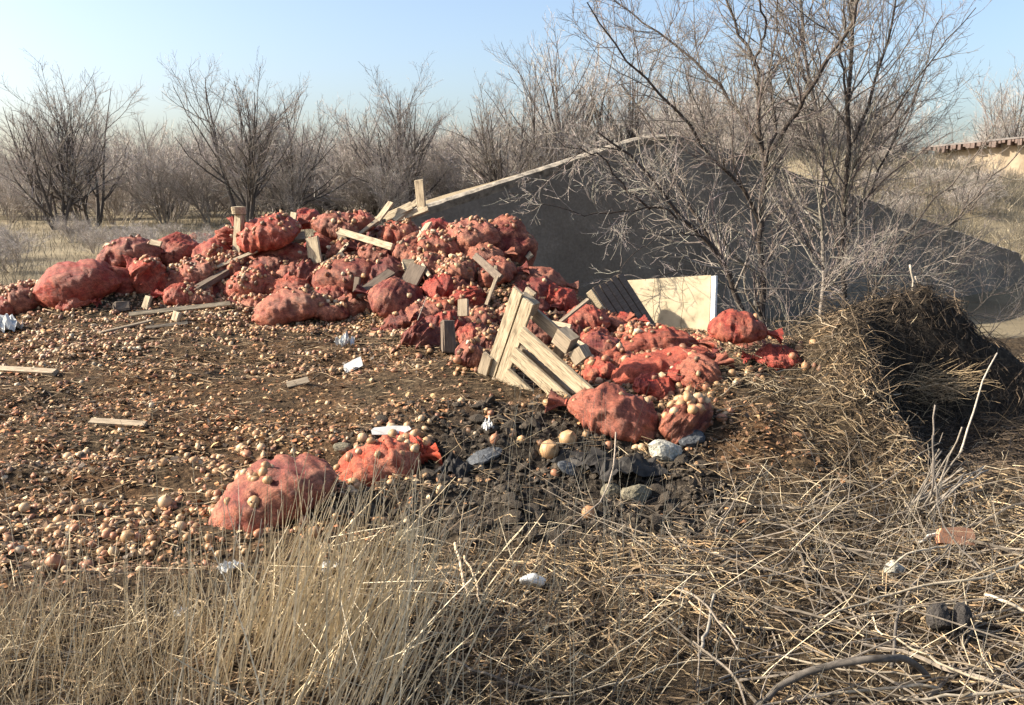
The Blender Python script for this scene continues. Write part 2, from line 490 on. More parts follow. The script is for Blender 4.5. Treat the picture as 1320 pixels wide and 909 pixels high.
def build_cellar():
    conc, nt, n, l, bs = new_mat('cellar_concrete')
    t1 = noise_node(n, l, 0.9, 6, 0.65); t2 = noise_node(n, l, 26, 5, 0.7)
    r1 = ramp_node(n, l, t1.outputs[0], [(0.3, (0.155, 0.130, 0.100)), (0.5, (0.195, 0.166, 0.130)), (0.7, (0.27, 0.234, 0.187))])
    r2 = ramp_node(n, l, t2.outputs[0], [(0.3, (0.7,) * 3), (0.7, (1.15,) * 3)])
    l.new(mix_node(n, l, 1.0, r1.outputs[0], r2.outputs[0], 'MULTIPLY'), bs.inputs['Base Color'])
    bs.inputs['Roughness'].default_value = 0.92
    bump_node(n, l, bs, t2.outputs[0], 0.5, 0.01)
    cop = simple_mat('coping_concrete', [(0.3, (0.11, 0.095, 0.075)), (0.5, (0.23, 0.20, 0.16)), (0.72, (0.34, 0.30, 0.24))], 10, 0.9, 0.8, 0.02)
    root = obj('earth_cellar', None, label='low concrete cellar with a broad shaded gable wall behind the sacks', cat='building', loc=(0, 0, 0))
    r = random.Random(3)
    ss = [-4.15] + [-4 + 0.4 * k for k in range(0, 32)]
    ss = [s for s in ss if s < 8.3]
    top = [wall_pt(s, wall_top(s) + r.uniform(-0.02, 0.02)) for s in ss]
    # ragged rounded right end
    end = [wall_pt(8.42, 0.30), wall_pt(8.6, 0.12), wall_pt(8.75, -0.2), wall_pt(8.95, -0.6), wall_pt(9.1, -1.2)]
    pts = [wall_pt(-4.15, -1.0)] + top + end
    obj('gable_wall', poly_prism_mesh('gable_wall', pts, -WN * 0.35, conc), root)
    # sunlit slab edge on the rising slope: tilted concrete lip with uneven surface
    V = []; Q = []
    sl = np.linspace(-4.2, -0.15, 60)
    for k, s in enumerate(sl):
        z = wall_top(s) + 0.012
        j = 0.004 * math.sin(k * 1.7) + r.uniform(-.009, .009)
        prof = [(0.035, -0.032 + j), (0.042, -0.008 + j * .5), (-0.02, 0.022 + j), (-0.16, 0.02), (-0.5, -0.06), (-0.5, -0.12), (0.0, -0.12)]
        for o, dz in prof:
            V.append(list(wall_pt(s, z + dz, o)))
    npf = 7
    for k in range(len(sl) - 1):
        for q in range(npf):
            Q.append([k * npf + q, k * npf + (q + 1) % npf, (k + 1) * npf + (q + 1) % npf, (k + 1) * npf + q])
    obj('roof_edge', mesh_np('roof_edge', np.array(V), np.array(Q), None, False, cop), root)
    npf = 6
    # ragged dark edge on the falling slope
    V = []; Q = []
    sl = np.linspace(-0.15, 8.35, 100)
    for k, s in enumerate(sl):
        z = wall_top(s)
        j = r.uniform(-.03, .045)
        prof = [(0.012, -0.04), (0.02, 0.0 + j * .4), (-0.05, 0.015 + j * .6), (-0.5, 0.02 + j * .6), (-0.5, -0.12), (0.0, -0.12)]
        for o, dz in prof:
            V.append(list(wall_pt(s, z + dz, o)))
    for k in range(len(sl) - 1):
        for q in range(npf):
            Q.append([k * npf + q, k * npf + (q + 1) % npf, (k + 1) * npf + (q + 1) % npf, (k + 1) * npf + q])
    obj('roof_edge', mesh_np('roof_edge', np.array(V), np.array(Q), None, False, conc), root)
    # earth-covered roof running back from the wall
    earth = simple_mat('roof_earth', [(0.3, (0.12, 0.09, 0.055)), (0.7, (0.30, 0.24, 0.15))], 5, 0.95, 0.8, 0.03)
    V = []; Q = []
    sl = np.linspace(-4.1, 8.2, 30); dl = np.linspace(0.45, 9, 8)
    for s in sl:
        for d in dl:
            V.append(list(wall_pt(s, wall_top(s) - 0.03 - 0.11 * (d - 0.45) + r.uniform(-.03, .0), -d)))
    V = np.array(V); nd = len(dl)
    i, j = np.meshgrid(np.arange(len(sl) - 1), np.arange(nd - 1), indexing='ij'); a = i * nd + j
    Q = np.stack([a, a + nd, a + nd + 1, a + 1], -1).reshape(-1, 4)
    obj('roof', mesh_np('roof', V, Q, None, True, earth), root)
build_cellar()

# ------------------------------------------------------------------ far long building on the bank
def box_mesh(name, sx, sy, sz, mat, bev=0.0, org=(0, 0, 0), seed=None, jit=0.0, seg=1):
    import bmesh
    bm = bmesh.new()
    bmesh.ops.create_cube(bm, size=1.0)
    if seg > 1:
        ex = [e for e in bm.edges if abs((e.verts[0].co - e.verts[1].co).x) > 0.5]
        bmesh.ops.subdivide_edges(bm, edges=ex, cuts=seg - 1, use_grid_fill=True)
    for v in bm.verts:
        v.co = Vector((v.co.x * sx + org[0], v.co.y * sy + org[1], v.co.z * sz + org[2]))
    if bev:
        bmesh.ops.bevel(bm, geom=bm.edges[:] if seg == 1 else [e for e in bm.edges if len(e.link_faces) == 2 and e.calc_face_angle(0) > 1], offset=bev, segments=1, affect='EDGES')
    if jit:
        r = random.Random(seed)
        for v in bm.verts:
            v.co += Vector((r.uniform(-jit, jit), r.uniform(-jit, jit), r.uniform(-jit, jit)))
    me = bpy.data.meshes.new(name); bm.to_mesh(me); bm.free(); me.materials.append(mat)
    return me

def build_far():
    clay = simple_mat('clay_wall', [(0.25, (0.16, 0.125, 0.085)), (0.5, (0.27, 0.215, 0.15)), (0.75, (0.36, 0.295, 0.21))], 1.6, 0.95, 0.6, 0.05)
    dark = simple_mat('old_roof_edge', [(0.3, (0.08, 0.06, 0.05)), (0.7, (0.19, 0.14, 0.12))], 3, 0.9, 0.6, 0.05)
    felt = simple_mat('grey_roof', [(0.3, (0.13, 0.115, 0.105)), (0.7, (0.24, 0.215, 0.20))], 2, 0.9, 0.3, 0.03)
    A = pix(1205, 200, 36.5); B = pix(1420, 172, 32.0)
    d = (B - A); d.z = 0; L = d.length; d.normalize()
    nrm = Vector((d.y, -d.x, 0))
    root = obj('clay_shed', None, label='long low clay shed with dark ragged eaves on top of the grassy bank', cat='building', loc=(0, 0, 0))
    r = random.Random(8)
    zb = 1.6
    rise = 0.35 / L
    pts = [A + d * 0 + Vector((0, 0, 0)), A + d * L, ]
    z0 = pix(1205, 191, 36.5).z; z1 = pix(1420, 170, 32.0).z
    P = [Vector((A.x, A.y, zb)), Vector((A.x + d.x * L, A.y + d.y * L, zb)), Vector((A.x + d.x * L, A.y + d.y * L, z1)), Vector((A.x, A.y, z0))]
    obj('wall', poly_prism_mesh('wall', P, -nrm * 5.0, clay), root)
    k = 0; s = -0.3
    while s < L:
        w = r.uniform(0.06, 0.16); hh = r.uniform(0.08, 0.26)
        z = z0 + (z1 - z0) * max(s, 0) / L
        me = box_mesh('rafter_end', w, 0.45, hh, dark, org=(0, 0, 0))
        o = obj('rafter_end', me, root)
        p = A + d * s + nrm * 0.22
        o.location = (p.x, p.y, z - hh / 2 + 0.02); o.rotation_euler = (0, 0, math.atan2(d.y, d.x))
        s += w + r.uniform(0.0, 0.10)
    q = [Vector((A.x, A.y, z0 + 0.02)) - d * 0.1 + nrm * 0.42, Vector((A.x, A.y, z1 + 0.02)) + d * L + nrm * 0.5,
         Vector((A.x, A.y, z1 + 0.12)) + d * L - nrm * 2.5, Vector((A.x, A.y, z0 + 0.12)) - d * 0.4 - nrm * 2.5]
    obj('roof', poly_prism_mesh('roof', q, Vector((0, 0, 0.06)), felt), root)
    c = hit(1163, 201)
    vb = obj('vent_box', None, label='small dark brown box standing on the crest of the grassy bank', cat='box', loc=(c.x, c.y, h1(c.x, c.y) - 0.05))
    zt = pix(1163, 187, c.y).z - vb.location.z
    dm = simple_mat('dark_box', [(0.3, (0.03, 0.02, 0.02)), (0.7, (0.09, 0.06, 0.055))], 6, 0.8, 0.5, 0.02)
    obj('box_body', box_mesh('box_body', 0.42, 0.4, zt, dm, 0.02, (0, 0, zt / 2)), vb)
    obj('lid', box_mesh('lid', 0.5, 0.48, 0.05, dm, 0.01, (0, 0, zt + 0.03)), vb)
build_far()

# ------------------------------------------------------------------ bare trees
def spawn(rng, P, R, n, tr=(0.25, 1.0), ang=(25, 55), lf=(0.35, 0.6), N=5, up=0.12, jit=0.12, rr=0.6, rmin=0.002, lmax=9, taper=0.35):
    Mn, K, _ = P.shape
    L = np.linalg.norm(np.diff(P, axis=1), axis=2).sum(1)
    idx = rng.choice(Mn, n, p=(L ** 0.9) / (L ** 0.9).sum())
    t = rng.uniform(tr[0], tr[1], n) * (K - 1)
    i = np.minimum(t.astype(int), K - 2); u = (t - i)[:, None]
    p0 = P[idx, i] * (1 - u) + P[idx, i + 1] * u
    rad = R[idx, i] * (1 - u[:, 0]) + R[idx, i + 1] * u[:, 0]
    T = P[idx, i + 1] - P[idx, i]; T /= np.linalg.norm(T, axis=1, keepdims=True) + 1e-9
    v = rng.normal(size=(n, 3)); v -= (v * T).sum(1, keepdims=True) * T; v /= np.linalg.norm(v, axis=1, keepdims=True) + 1e-9
    a = np.radians(rng.uniform(ang[0], ang[1], n))[:, None]
    D = T * np.cos(a) + v * np.sin(a)
    tt = t / (K - 1)
    ln = np.minimum(L[idx] * rng.uniform(lf[0], lf[1], n) * (1 - 0.5 * tt), lmax)
    C = [p0]
    for k in range(N - 1):
        D = D + rng.normal(0, jit, D.shape) + np.array([0, 0, up])
        D /= np.linalg.norm(D, axis=1, keepdims=True)
        C.append(C[-1] + D * (ln / (N - 1))[:, None])
    C = np.stack(C, 1)
    r0 = np.maximum(rad * rr, rmin)
    RR = r0[:, None] * np.linspace(1, taper, N)[None]
    return C, np.maximum(RR, rmin * 0.6)

def tube_mesh(name, sets, mat, smooth=False):
    """sets: list of (P,R,sides,colour array per tube or single)"""
    V = []; Q = []; C = []; n = 0
    for P, R, s, c in sets:
        v, q = tubes(P, R, s)
        c = np.asarray(c, float)
        if c.ndim == 1:
            cc = np.tile(c[None], (len(v), 1))
        else:
            cc = np.repeat(c, P.shape[1] * s, axis=0)
        V.append(v); Q.append(q + n); C.append(cc); n += len(v)
    return mesh_np(name, np.concatenate(V), Q, np.concatenate(C), smooth, mat)

def cvar(rng, n, base, v=0.25):
    b = np.asarray(base)[None]
    return b * (1 + rng.uniform(-v, v, (n, 1))) * (1 + rng.uniform(-0.06, 0.06, (n, 3)))

def resample(P, R, N):
    out = smooth_line(P, N)
    return out, np.interp(np.linspace(0, 1, N), np.linspace(0, 1, len(R)), R)

def make_proto(seed, stems, height, spread, twigs=1700, thick=0.10, dark=(0.105, 0.09, 0.08), pale=(0.46, 0.41, 0.365)):
    rng = np.random.default_rng(seed)
    PP = []; RR = []
    for k in range(stems):
        az = rng.uniform(0, 2 * np.pi); tilt = rng.uniform(0.06, spread)
        d = np.array([math.cos(az) * math.sin(tilt), math.sin(az) * math.sin(tilt), math.cos(tilt)])
        p = np.array([math.cos(az) * 0.15, math.sin(az) * 0.15, -0.25]); pts = [p]
        hh = height * rng.uniform(0.62, 0.92)
        for q in range(9):
            d = d + rng.normal(0, 0.07, 3) + np.array([0, 0, 0.05]); d /= np.linalg.norm(d)
            pts.append(pts[-1] + d * hh / 9)
        PP.append(pts); RR.append(thick * rng.uniform(0.7, 1.1) * np.linspace(1, 0.12, 10))
    P0 = np.array(PP); R0 = np.array(RR)
    P1, R1 = spawn(rng, P0, R0, stems * 11, (0.16, 0.85), (25, 58), (0.42, 0.78), 7, 0.09, 0.11, 0.55, 0.012)
    P2, R2 = spawn(rng, np.concatenate([P1]), R1, stems * 72, (0.2, 1), (22, 50), (0.35, 0.65), 5, 0.08, 0.13, 0.55, 0.007)
    P3, R3 = spawn(rng, P2, R2, twigs, (0.15, 1), (20, 55), (0.45, 0.8), 4, 0.08, 0.15, 0.6, 0.0055)
    P3b, R3b = spawn(rng, P1, R1, twigs // 3, (0.3, 1), (25, 60), (0.2, 0.35), 4, 0.10, 0.14, 0.5, 0.0048)
    P4, R4 = spawn(rng, P3, R3, twigs, (0.2, 1), (20, 55), (0.4, 0.8), 3, 0.06, 0.15, 0.7, 0.004)
    tr = tube_mesh('trunk', [(P0, R0, 6, dark)], M['bark'], True)
    cr = tube_mesh('crown', [(P1, R1, 5, dark), (P2, R2, 4, (np.array(dark) * 0.6 + np.array(pale) * 0.4)),
                             (P3, R3, 3, cvar(rng, len(P3), pale)), (P3b, R3b, 3, cvar(rng, len(P3b), pale)), (P4, R4, 3, cvar(rng, len(P4), pale))], M['bark'])
    return tr, cr

PROTOS = [make_proto(101, 6, 6.8, 0.42, 1300, 0.11), make_proto(112, 5, 7.0, 0.36, 1300, 0.10), make_proto(103, 5, 6.6, 0.38, 1200, 0.095),
          make_proto(104, 7, 5.2, 0.5, 1200, 0.07), make_proto(105, 4, 7.2, 0.24, 1200, 0.08), make_proto(106, 7, 4.6, 0.55, 1100, 0.06)]

GT = 'bare trees of the treeline'
BG = [  # px of the base, distance, px of the top, prototype, turn, label
    (72, 38, 84, 0, 0.3, 'wide multi-stemmed bare tree with near-black trunks beyond the dry grass'),
    (118, 40, 92, 2, 1.9, 'bare tree with steep forking limbs close beside the wide multi-stemmed one'),
    (208, 52, 150, 3, 0.8, 'low bushy bare tree filling the dip between two taller bare trees'),
    (313, 40, 72, 1, 2.6, 'tall fan-shaped bare tree straight behind the upright wooden post'),
    (368, 43, 100, 2, 4.0, 'bare tree with a leaning stem just beside the tall fan-shaped one'),
    (430, 52, 150, 3, 5.1, 'low hazy bare tree between the fan-shaped tree and the broad round one'),
    (518, 45, 78, 0, 2.2, 'broad round-crowned bare tree rising behind the highest pale board'),
    (478, 47, 125, 2, 3.3, 'slim bare tree hugging the broad round-crowned tree behind the sack heap'),
    (588, 50, 165, 5, 1.1, 'short bare thorn tree behind the low end of the sunlit slab edge'),
    (655, 41, 95, 1, 0.5, 'bare tree with a long slanting trunk rising over the sunlit slab edge'),
    (705, 43, 60, 4, 2.2, 'slender bare tree standing straight behind the middle of the sloping slab edge'),
    (745, 45, 25, 2, 1.3, 'tall thin-twigged bare tree a little before the gable peak'),
    (805, 46, 40, 0, 5.5, 'bare tree whose pale twigs fan out right over the gable peak'),
    (890, 47, 55, 2, 0.2, 'bare tree showing just past the gable peak behind the big near tree'),
    (960, 50, 60, 1, 3.7, 'hazy bare tree seen through the limbs of the big forked near tree'),
    (1040, 45, 80, 3, 2.7, 'bushy bare tree behind the twin straight trunks'),
    (1120, 47, 95, 5, 1.0, 'twiggy bare tree on the bank beside the small dark box'),
    (1290, 42, 72, 4, 4.4, 'lone slender bare tree standing by the clay shed on the bank'),
    (1318, 44, 95, 2, 0.9, 'bare tree at the picture edge behind the clay shed'),
]
def add_bg():
    for k, (bx, d, ty, pr, rot, lab) in enumerate(BG):
        p = pix(bx, 240, d); z = h1(p.x, p.y)
        top = pix(bx, ty, d).z
        hgt = top - z
        tr, cr = PROTOS[pr]
        zmax = PROTO_H[pr][0]
        s = hgt / zmax
        root = obj('bare_tree', None, label=lab, cat='tree', group=GT, loc=(p.x, p.y, z))
        root.rotation_euler = (0, 0, rot); root.scale = (s, s, s)
        obj('trunk', tr, root); obj('crown', cr, root)
PROTO_H = []
for tr, cr in PROTOS:
    a = np.empty(len(cr.vertices) * 3, np.float32); cr.vertices.foreach_get('co', a)
    PROTO_H.append([float(np.percentile(a[2::3], 99.7))])
add_bg()

SHRUBS = []
def shrubs():
    for k in range(3):
        tr, cr = make_proto(140 + k, 9, 4.0, 0.75, 1100, 0.032, (0.26, 0.225, 0.195), (0.54, 0.485, 0.43))
        m2 = tube_join(tr, cr)
        SHRUBS.append(m2)
    r = random.Random(12)
    for k in range(130):
        d = r.uniform(42, 70); px = r.uniform(-60, 1130) if k % 10 else r.uniform(1130, 1400)
        p = pix(px, 240, d)
        o = obj('bare_shrub', SHRUBS[k % 3], None, 'grey-brown bare shrub in the thick brush under the far trees', 'shrub', 'bare shrubs under the far trees', loc=(p.x, p.y, h1(p.x, p.y)))
        sc = r.uniform(0.7, 1.5) * (0.55 if px > 1130 else 1)
        o.scale = (sc * 1.1, sc * 1.1, sc); o.rotation_euler = (0, 0, r.uniform(0, 6.28))
def tube_join(a, b):
    Vs = []; Cs = []; Qs = []; n = 0
    for me in (a, b):
        v = np.empty(len(me.vertices) * 3, np.float32); me.vertices.foreach_get('co', v); v = v.reshape(-1, 3)
        c = np.empty(len(v) * 4, np.float32); me.attributes['Col'].data.foreach_get('color', c); c = c.reshape(-1, 4)[:, :3]
        q = np.empty(len(me.loops), np.int32); me.loops.foreach_get('vertex_index', q)
        Vs.append(v); Cs.append(c); Qs.append(q.reshape(-1, 4) + n); n += len(v)
    return mesh_np('bare_shrub', np.concatenate(Vs), Qs, np.concatenate(Cs), False, M['bark'])
shrubs()
def scrub():
    r = random.Random(44)
    for k in range(26):
        d = r.uniform(17, 34); px = r.uniform(-30, 330) if k < 17 else r.uniform(1120, 1330)
        p = pix(px, 240, d if k < 17 else d + 3)
        o = obj('scrub_bush', SHRUBS[k % 3], None, 'low dead scrub bush in the dry grass' + (' of the meadow before the treeline' if k < 17 else ' of the bank below the clay shed'), 'shrub', 'dead scrub in the meadow' if k < 17 else 'dead scrub on the bank', loc=(p.x, p.y, h1(p.x, p.y)))
        sc = r.uniform(0.12, 0.26)
        o.scale = (sc * 1.7, sc * 1.7, sc); o.rotation_euler = (0, 0, r.uniform(0, 6.28))
scrub()

def thicket():
    rng = np.random.default_rng(77)
    n = 300
    d = rng.uniform(56, 95, n); px = rng.uniform(-120, 1480, n)
    x = (px - 660) / F * d; y = d
    # fewer on the bank by the shed
    keep = ~((px > 1130) & (rng.random(n) < 0.8))
    x, y, d = x[keep], y[keep], d[keep]; n = len(x)
    z = H(x, y)
    hgt = rng.uniform(3.0, 6.2, n) * np.where(d > 55, 1.15, 1.0)
    per = 8
    az = rng.uniform(0, 2 * np.pi, (n, per)); tl = rng.uniform(0.05, 0.6, (n, per))
    D = np.stack([np.cos(az) * np.sin(tl), np.sin(az) * np.sin(tl), np.cos(tl)], -1).reshape(-1, 3)
    p = np.repeat(np.stack([x, y, z - .1], 1), per, 0) + rng.normal(0, .25, (n * per, 3)) * np.array([1, 1, 0])
    ln = np.repeat(hgt, per) * rng.uniform(0.6, 1, n * per)
    C = [p]
    for k in range(4):
        D = D + rng.normal(0, 0.12, D.shape) + np.array([0, 0, .04]); D /= np.linalg.norm(D, axis=1, keepdims=True)
        C.append(C[-1] + D * (ln / 4)[:, None])
    P0 = np.stack(C, 1); R0 = np.linspace(.028, .008, 5)[None] * rng.uniform(.6, 1.3, (len(P0), 1))
    P1, R1 = spawn(rng, P0, R0, 4000, (0.1, 1), (20, 60), (0.35, 0.7), 4, 0.08, 0.15, 0.6, 0.0075)
    P2, R2 = spawn(rng, P1, R1, 2500, (0.1, 1), (20, 60), (0.4, 0.9), 3, 0.06, 0.2, 0.6, 0.0062)
    me = tube_mesh('thicket', [(P0, R0, 4, cvar(rng, len(P0), (0.28, 0.245, 0.215))), (P1, R1, 3, cvar(rng, len(P1), (0.42, 0.37, 0.33))), (P2, R2, 3, cvar(rng, len(P2), (0.42, 0.365, 0.32)))], M['bark'])
    obj('thicket', me, kind='stuff', label='grey-brown mass of bare brush between and under the far trees', cat='brush')
thicket()

# near trees: main limbs are laid out limb by limb, the rest grows from them
def limb(pts, r0, r1, N=14):
    P = np.array([list(pix(x, y, d)) for x, y, d in pts])
    P, R = resample(P, [r0, r1], N)
    return P, R

def near_tree(name, label, limbs, seed, n1, n2, n3, dark, pale, droop=0.0, group=None, n4=0, l1=(0.25, 0.5)):
    rng = np.random.default_rng(seed)
    P0 = []; R0 = []
    for pts, r0, r1 in limbs:
        P, R = limb(pts, r0, r1); P0.append(P); R0.append(R)
    P0 = np.array(P0); R0 = np.array(R0) * 0.66
    P0[:, 1:] += rng.normal(0, 0.018, P0[:, 1:].shape)
    base = P0[0, 0].copy(); g = h1(base[0], base[1])
    # reach the ground
    P0[0, 0, 2] = min(P0[0, 0, 2], g - 0.05)
    org = np.array([base[0], base[1], g])
    P1, R1 = spawn(rng, P0, R0, n1, (0.12, 0.97), (28, 58), l1, 8, 0.07, 0.13, 0.45, 0.0040, 1.6)
    P2, R2 = spawn(rng, P1, R1, n2, (0.15, 1), (25, 60), (0.3, 0.65), 6, 0.04, 0.16, 0.55, 0.0025, 0.8)
    P3, R3 = spawn(rng, P2, R2, n3, (0.15, 1), (25, 65), (0.35, 0.8), 4, 0.03, 0.18, 0.7, 0.0022, 0.5)
    sets = [(P1 - org, R1, 5, cvar(rng, len(P1), np.array(dark) * .4 + np.array(pale) * .6)), (P2 - org, R2, 4, cvar(rng, len(P2), pale)), (P3 - org, R3, 3, cvar(rng, len(P3), pale))]
    root = obj(name, None, label=label, cat='tree', loc=tuple(org), group=group)
    obj('trunk', tube_mesh('trunk', [(P0[:1] - org, R0[:1], 8, dark)], M['bark'], True), root)
    for k in range(1, len(P0)):
        obj('limb', tube_mesh('limb', [(P0[k:k + 1] - org, R0[k:k + 1], 7, dark)], M['bark'], True), root)
    obj('crown', tube_mesh('crown', sets, M['bark']), root)
    return root

DK = (0.085, 0.068, 0.056); PL = (0.27, 0.232, 0.196); LT = (0.24, 0.20, 0.165)
near_tree('forked_tree', 'big bare forked tree with a dark trunk right in front of the shaded gable', [
    ([(984, 445, 11.6), (983, 350, 11.6), (981, 280, 11.6), (987, 215, 11.6), (993, 193, 11.6)], 0.075, 0.055),
    ([(993, 195, 11.6), (1010, 170, 11.5), (1040, 120, 11.3), (1057, 88, 11.2), (1086, 48, 11.1), (1108, 10, 11.0), (1122, -60, 11)], 0.048, 0.018),
    ([(989, 213, 11.6), (979, 175, 11.65), (972, 90, 11.8), (966, 60, 11.8), (945, 25, 11.9), (925, -30, 12)], 0.050, 0.018),
    ([(979, 290, 11.6), (960, 245, 11.4), (910, 195, 11.2), (880, 148, 11), (825, 95, 10.8), (785, 45, 10.6), (755, 5, 10.5)], 0.042, 0.011),
    ([(979, 185, 11.6), (930, 115, 11.9), (875, 60, 12.2), (825, 25, 12.4), (780, -10, 12.6)], 0.035, 0.012),
    ([(988, 205, 11.6), (1000, 150, 11.9), (990, 90, 12.1), (1003, 30, 12.2), (1000, -40, 12.3)], 0.032, 0.012),
    ([(972, 85, 11.8), (985, 40, 11.7), (978, 0, 11.6), (985, -50, 11.5)], 0.028, 0.012),
], 201, 180, 1300, 4200, DK, PL)
near_tree('leaning_tree', 'bare tree leaning away over the cream panel, its pale twigs across the gable', [
    ([(962, 425, 11.2), (953, 398, 11.2), (931, 338, 11.1), (905, 306, 11.0), (880, 285, 10.9), (850, 240, 10.8), (806, 196, 10.7), (772, 176, 10.6)], 0.066, 0.014),
    ([(934, 340, 11.1), (897, 280, 11.3), (870, 235, 11.4), (852, 200, 11.5), (833, 152, 11.6), (800, 110, 11.8)], 0.038, 0.010),
    ([(880, 285, 10.9), (845, 268, 10.6), (800, 272, 10.3), (760, 278, 10.1), (715, 266, 10.0), (682, 272, 9.9)], 0.022, 0.005),
    ([(838, 270, 10.6), (800, 235, 10.4), (780, 205, 10.3), (745, 196, 10.1), (715, 180, 9.9)], 0.022, 0.006),
    ([(905, 306, 11), (870, 300, 10.6), (828, 318, 10.2), (800, 350, 10), (782, 385, 9.9)], 0.014, 0.004),
    ([(806, 196, 10.7), (765, 190, 10.5), (720, 218, 10.3), (690, 246, 10.1), (655, 250, 10.0)], 0.012, 0.004),
    ([(945, 375, 11.2), (905, 355, 10.8), (858, 352, 10.5), (820, 370, 10.3)], 0.013, 0.004),
], 202, 105, 600, 1700, DK, (0.37, 0.325, 0.28), l1=(0.22, 0.5))
GS = 'straight bare trunks in front of the cellar'
near_tree('straight_tree', 'bare tree with a pale speckled straight trunk, between the forked tree and a darker trunk', [
    ([(1058, 440, 12.3), (1060, 300, 12.3), (1059, 200, 12.3), (1047, 125, 12.3), (1037, 50, 12.3), (1030, -60, 12.3)], 0.055, 0.028),
    ([(1060, 260, 12.3), (1085, 180, 12.5), (1100, 110, 12.6), (1130, 30, 12.8), (1150, -30, 12.9)], 0.028, 0.010),
    ([(1059, 215, 12.3), (1035, 150, 12.1), (1015, 95, 12.0), (1010, 30, 11.9), (1005, -20, 11.8)], 0.025, 0.010),
    ([(1060, 330, 12.3), (1030, 300, 12), (1005, 262, 11.9), (985, 230, 11.8)], 0.018, 0.006),
], 203, 95, 650, 2100, (0.27, 0.235, 0.20), PL, group=GS)
near_tree('straight_tree', 'dark straight-trunked bare tree with a second steep limb, beside the pale speckled one', [
    ([(1087, 445, 11.9), (1087, 300, 11.9), (1092, 200, 11.9), (1096, 100, 11.9), (1100, 0, 11.9), (1102, -70, 11.9)], 0.060, 0.030),
    ([(1091, 215, 11.9), (1110, 150, 12), (1131, 98, 12.1), (1153, 20, 12.2), (1165, -50, 12.3)], 0.040, 0.014),
    ([(1089, 240, 11.9), (1115, 190, 11.7), (1160, 140, 11.5), (1190, 88, 11.4), (1256, 14, 11.2)], 0.026, 0.008),
    ([(1088, 300, 11.9), (1125, 240, 12.2), (1160, 160, 12.5), (1195, 90, 12.7), (1215, 20, 12.9)], 0.028, 0.009),
    ([(1095, 130, 11.9), (1085, 70, 11.8), (1090, 20, 11.7), (1080, -40, 11.6)], 0.026, 0.010),
], 204, 125, 850, 2700, DK, PL, group=GS)
near_tree('sapling', 'young bare sapling whose long thin branches slant up across the grassy bank', [
    ([(1105, 440, 10.9), (1130, 370, 10.8), (1190, 272, 10.6), (1247, 214, 10.4), (1292, 143, 10.2)], 0.032, 0.006),
    ([(1130, 370, 10.8), (1150, 300, 11), (1175, 260, 11.1), (1195, 200, 11.2)], 0.016, 0.004),
    ([(1165, 312, 10.7), (1225, 290, 10.5), (1262, 248, 10.4), (1330, 175, 10.2)], 0.022, 0.008),
    ([(1225, 290, 10.5), (1270, 252, 10.3), (1330, 218, 10.2)], 0.014, 0.005),
    ([(1242, 262, 10.45), (1262, 220, 10.4), (1270, 180, 10.4)], 0.012, 0.004),
], 205, 60, 300, 700, (0.17, 0.14, 0.115), PL, l1=(0.18, 0.38))
near_tree('sapling', 'low bare bush tangled over the foot of the gable behind the straw heap', [
    ([(1180, 460, 11.4), (1195, 390, 11.4), (1235, 330, 11.3), (1270, 290, 11.2)], 0.020, 0.005),
    ([(1180, 440, 11.4), (1150, 400, 11.3), (1120, 350, 11.2), (1100, 310, 11.1)], 0.016, 0.004),
    ([(1185, 430, 11.4), (1240, 410, 11.3), (1290, 375, 11.2), (1330, 360, 11.1)], 0.016, 0.005),
    ([(1190, 420, 11.4), (1250, 440, 11.0), (1310, 400, 10.8), (1335, 330, 10.7)], 0.014, 0.004),
    ([(1180, 440, 11.4), (1230, 300, 11.7), (1250, 255, 11.8)], 0.014, 0.004),
], 206, 90, 480, 1000, (0.22, 0.185, 0.15), PL, l1=(0.3, 0.7))
near_tree('sapling', 'tangle of bare suckers at the foot of the forked tree above the onion crest', [
    ([(1020, 450, 10.6), (1000, 400, 10.6), (985, 350, 10.7), (960, 300, 10.8)], 0.014, 0.004),
    ([(1020, 440, 10.6), (1045, 390, 10.5), (1080, 340, 10.4), (1130, 300, 10.3)], 0.014, 0.004),
    ([(1020, 440, 10.6), (1010, 380, 10.9), (1030, 310, 11.1), (1020, 250, 11.2)], 0.014, 0.004),
    ([(1015, 440, 10.6), (950, 395, 10.3), (905, 375, 10.2), (875, 395, 10.1)], 0.012, 0.004),
    ([(960, 374, 10.4), (1060, 369, 10.2), (1130, 352, 10.1), (1190, 345, 10.0), (1220, 320, 9.9)], 0.016, 0.005),
], 207, 85, 450, 1000, (0.18, 0.15, 0.125), (0.33, 0.285, 0.245), l1=(0.25, 0.6))

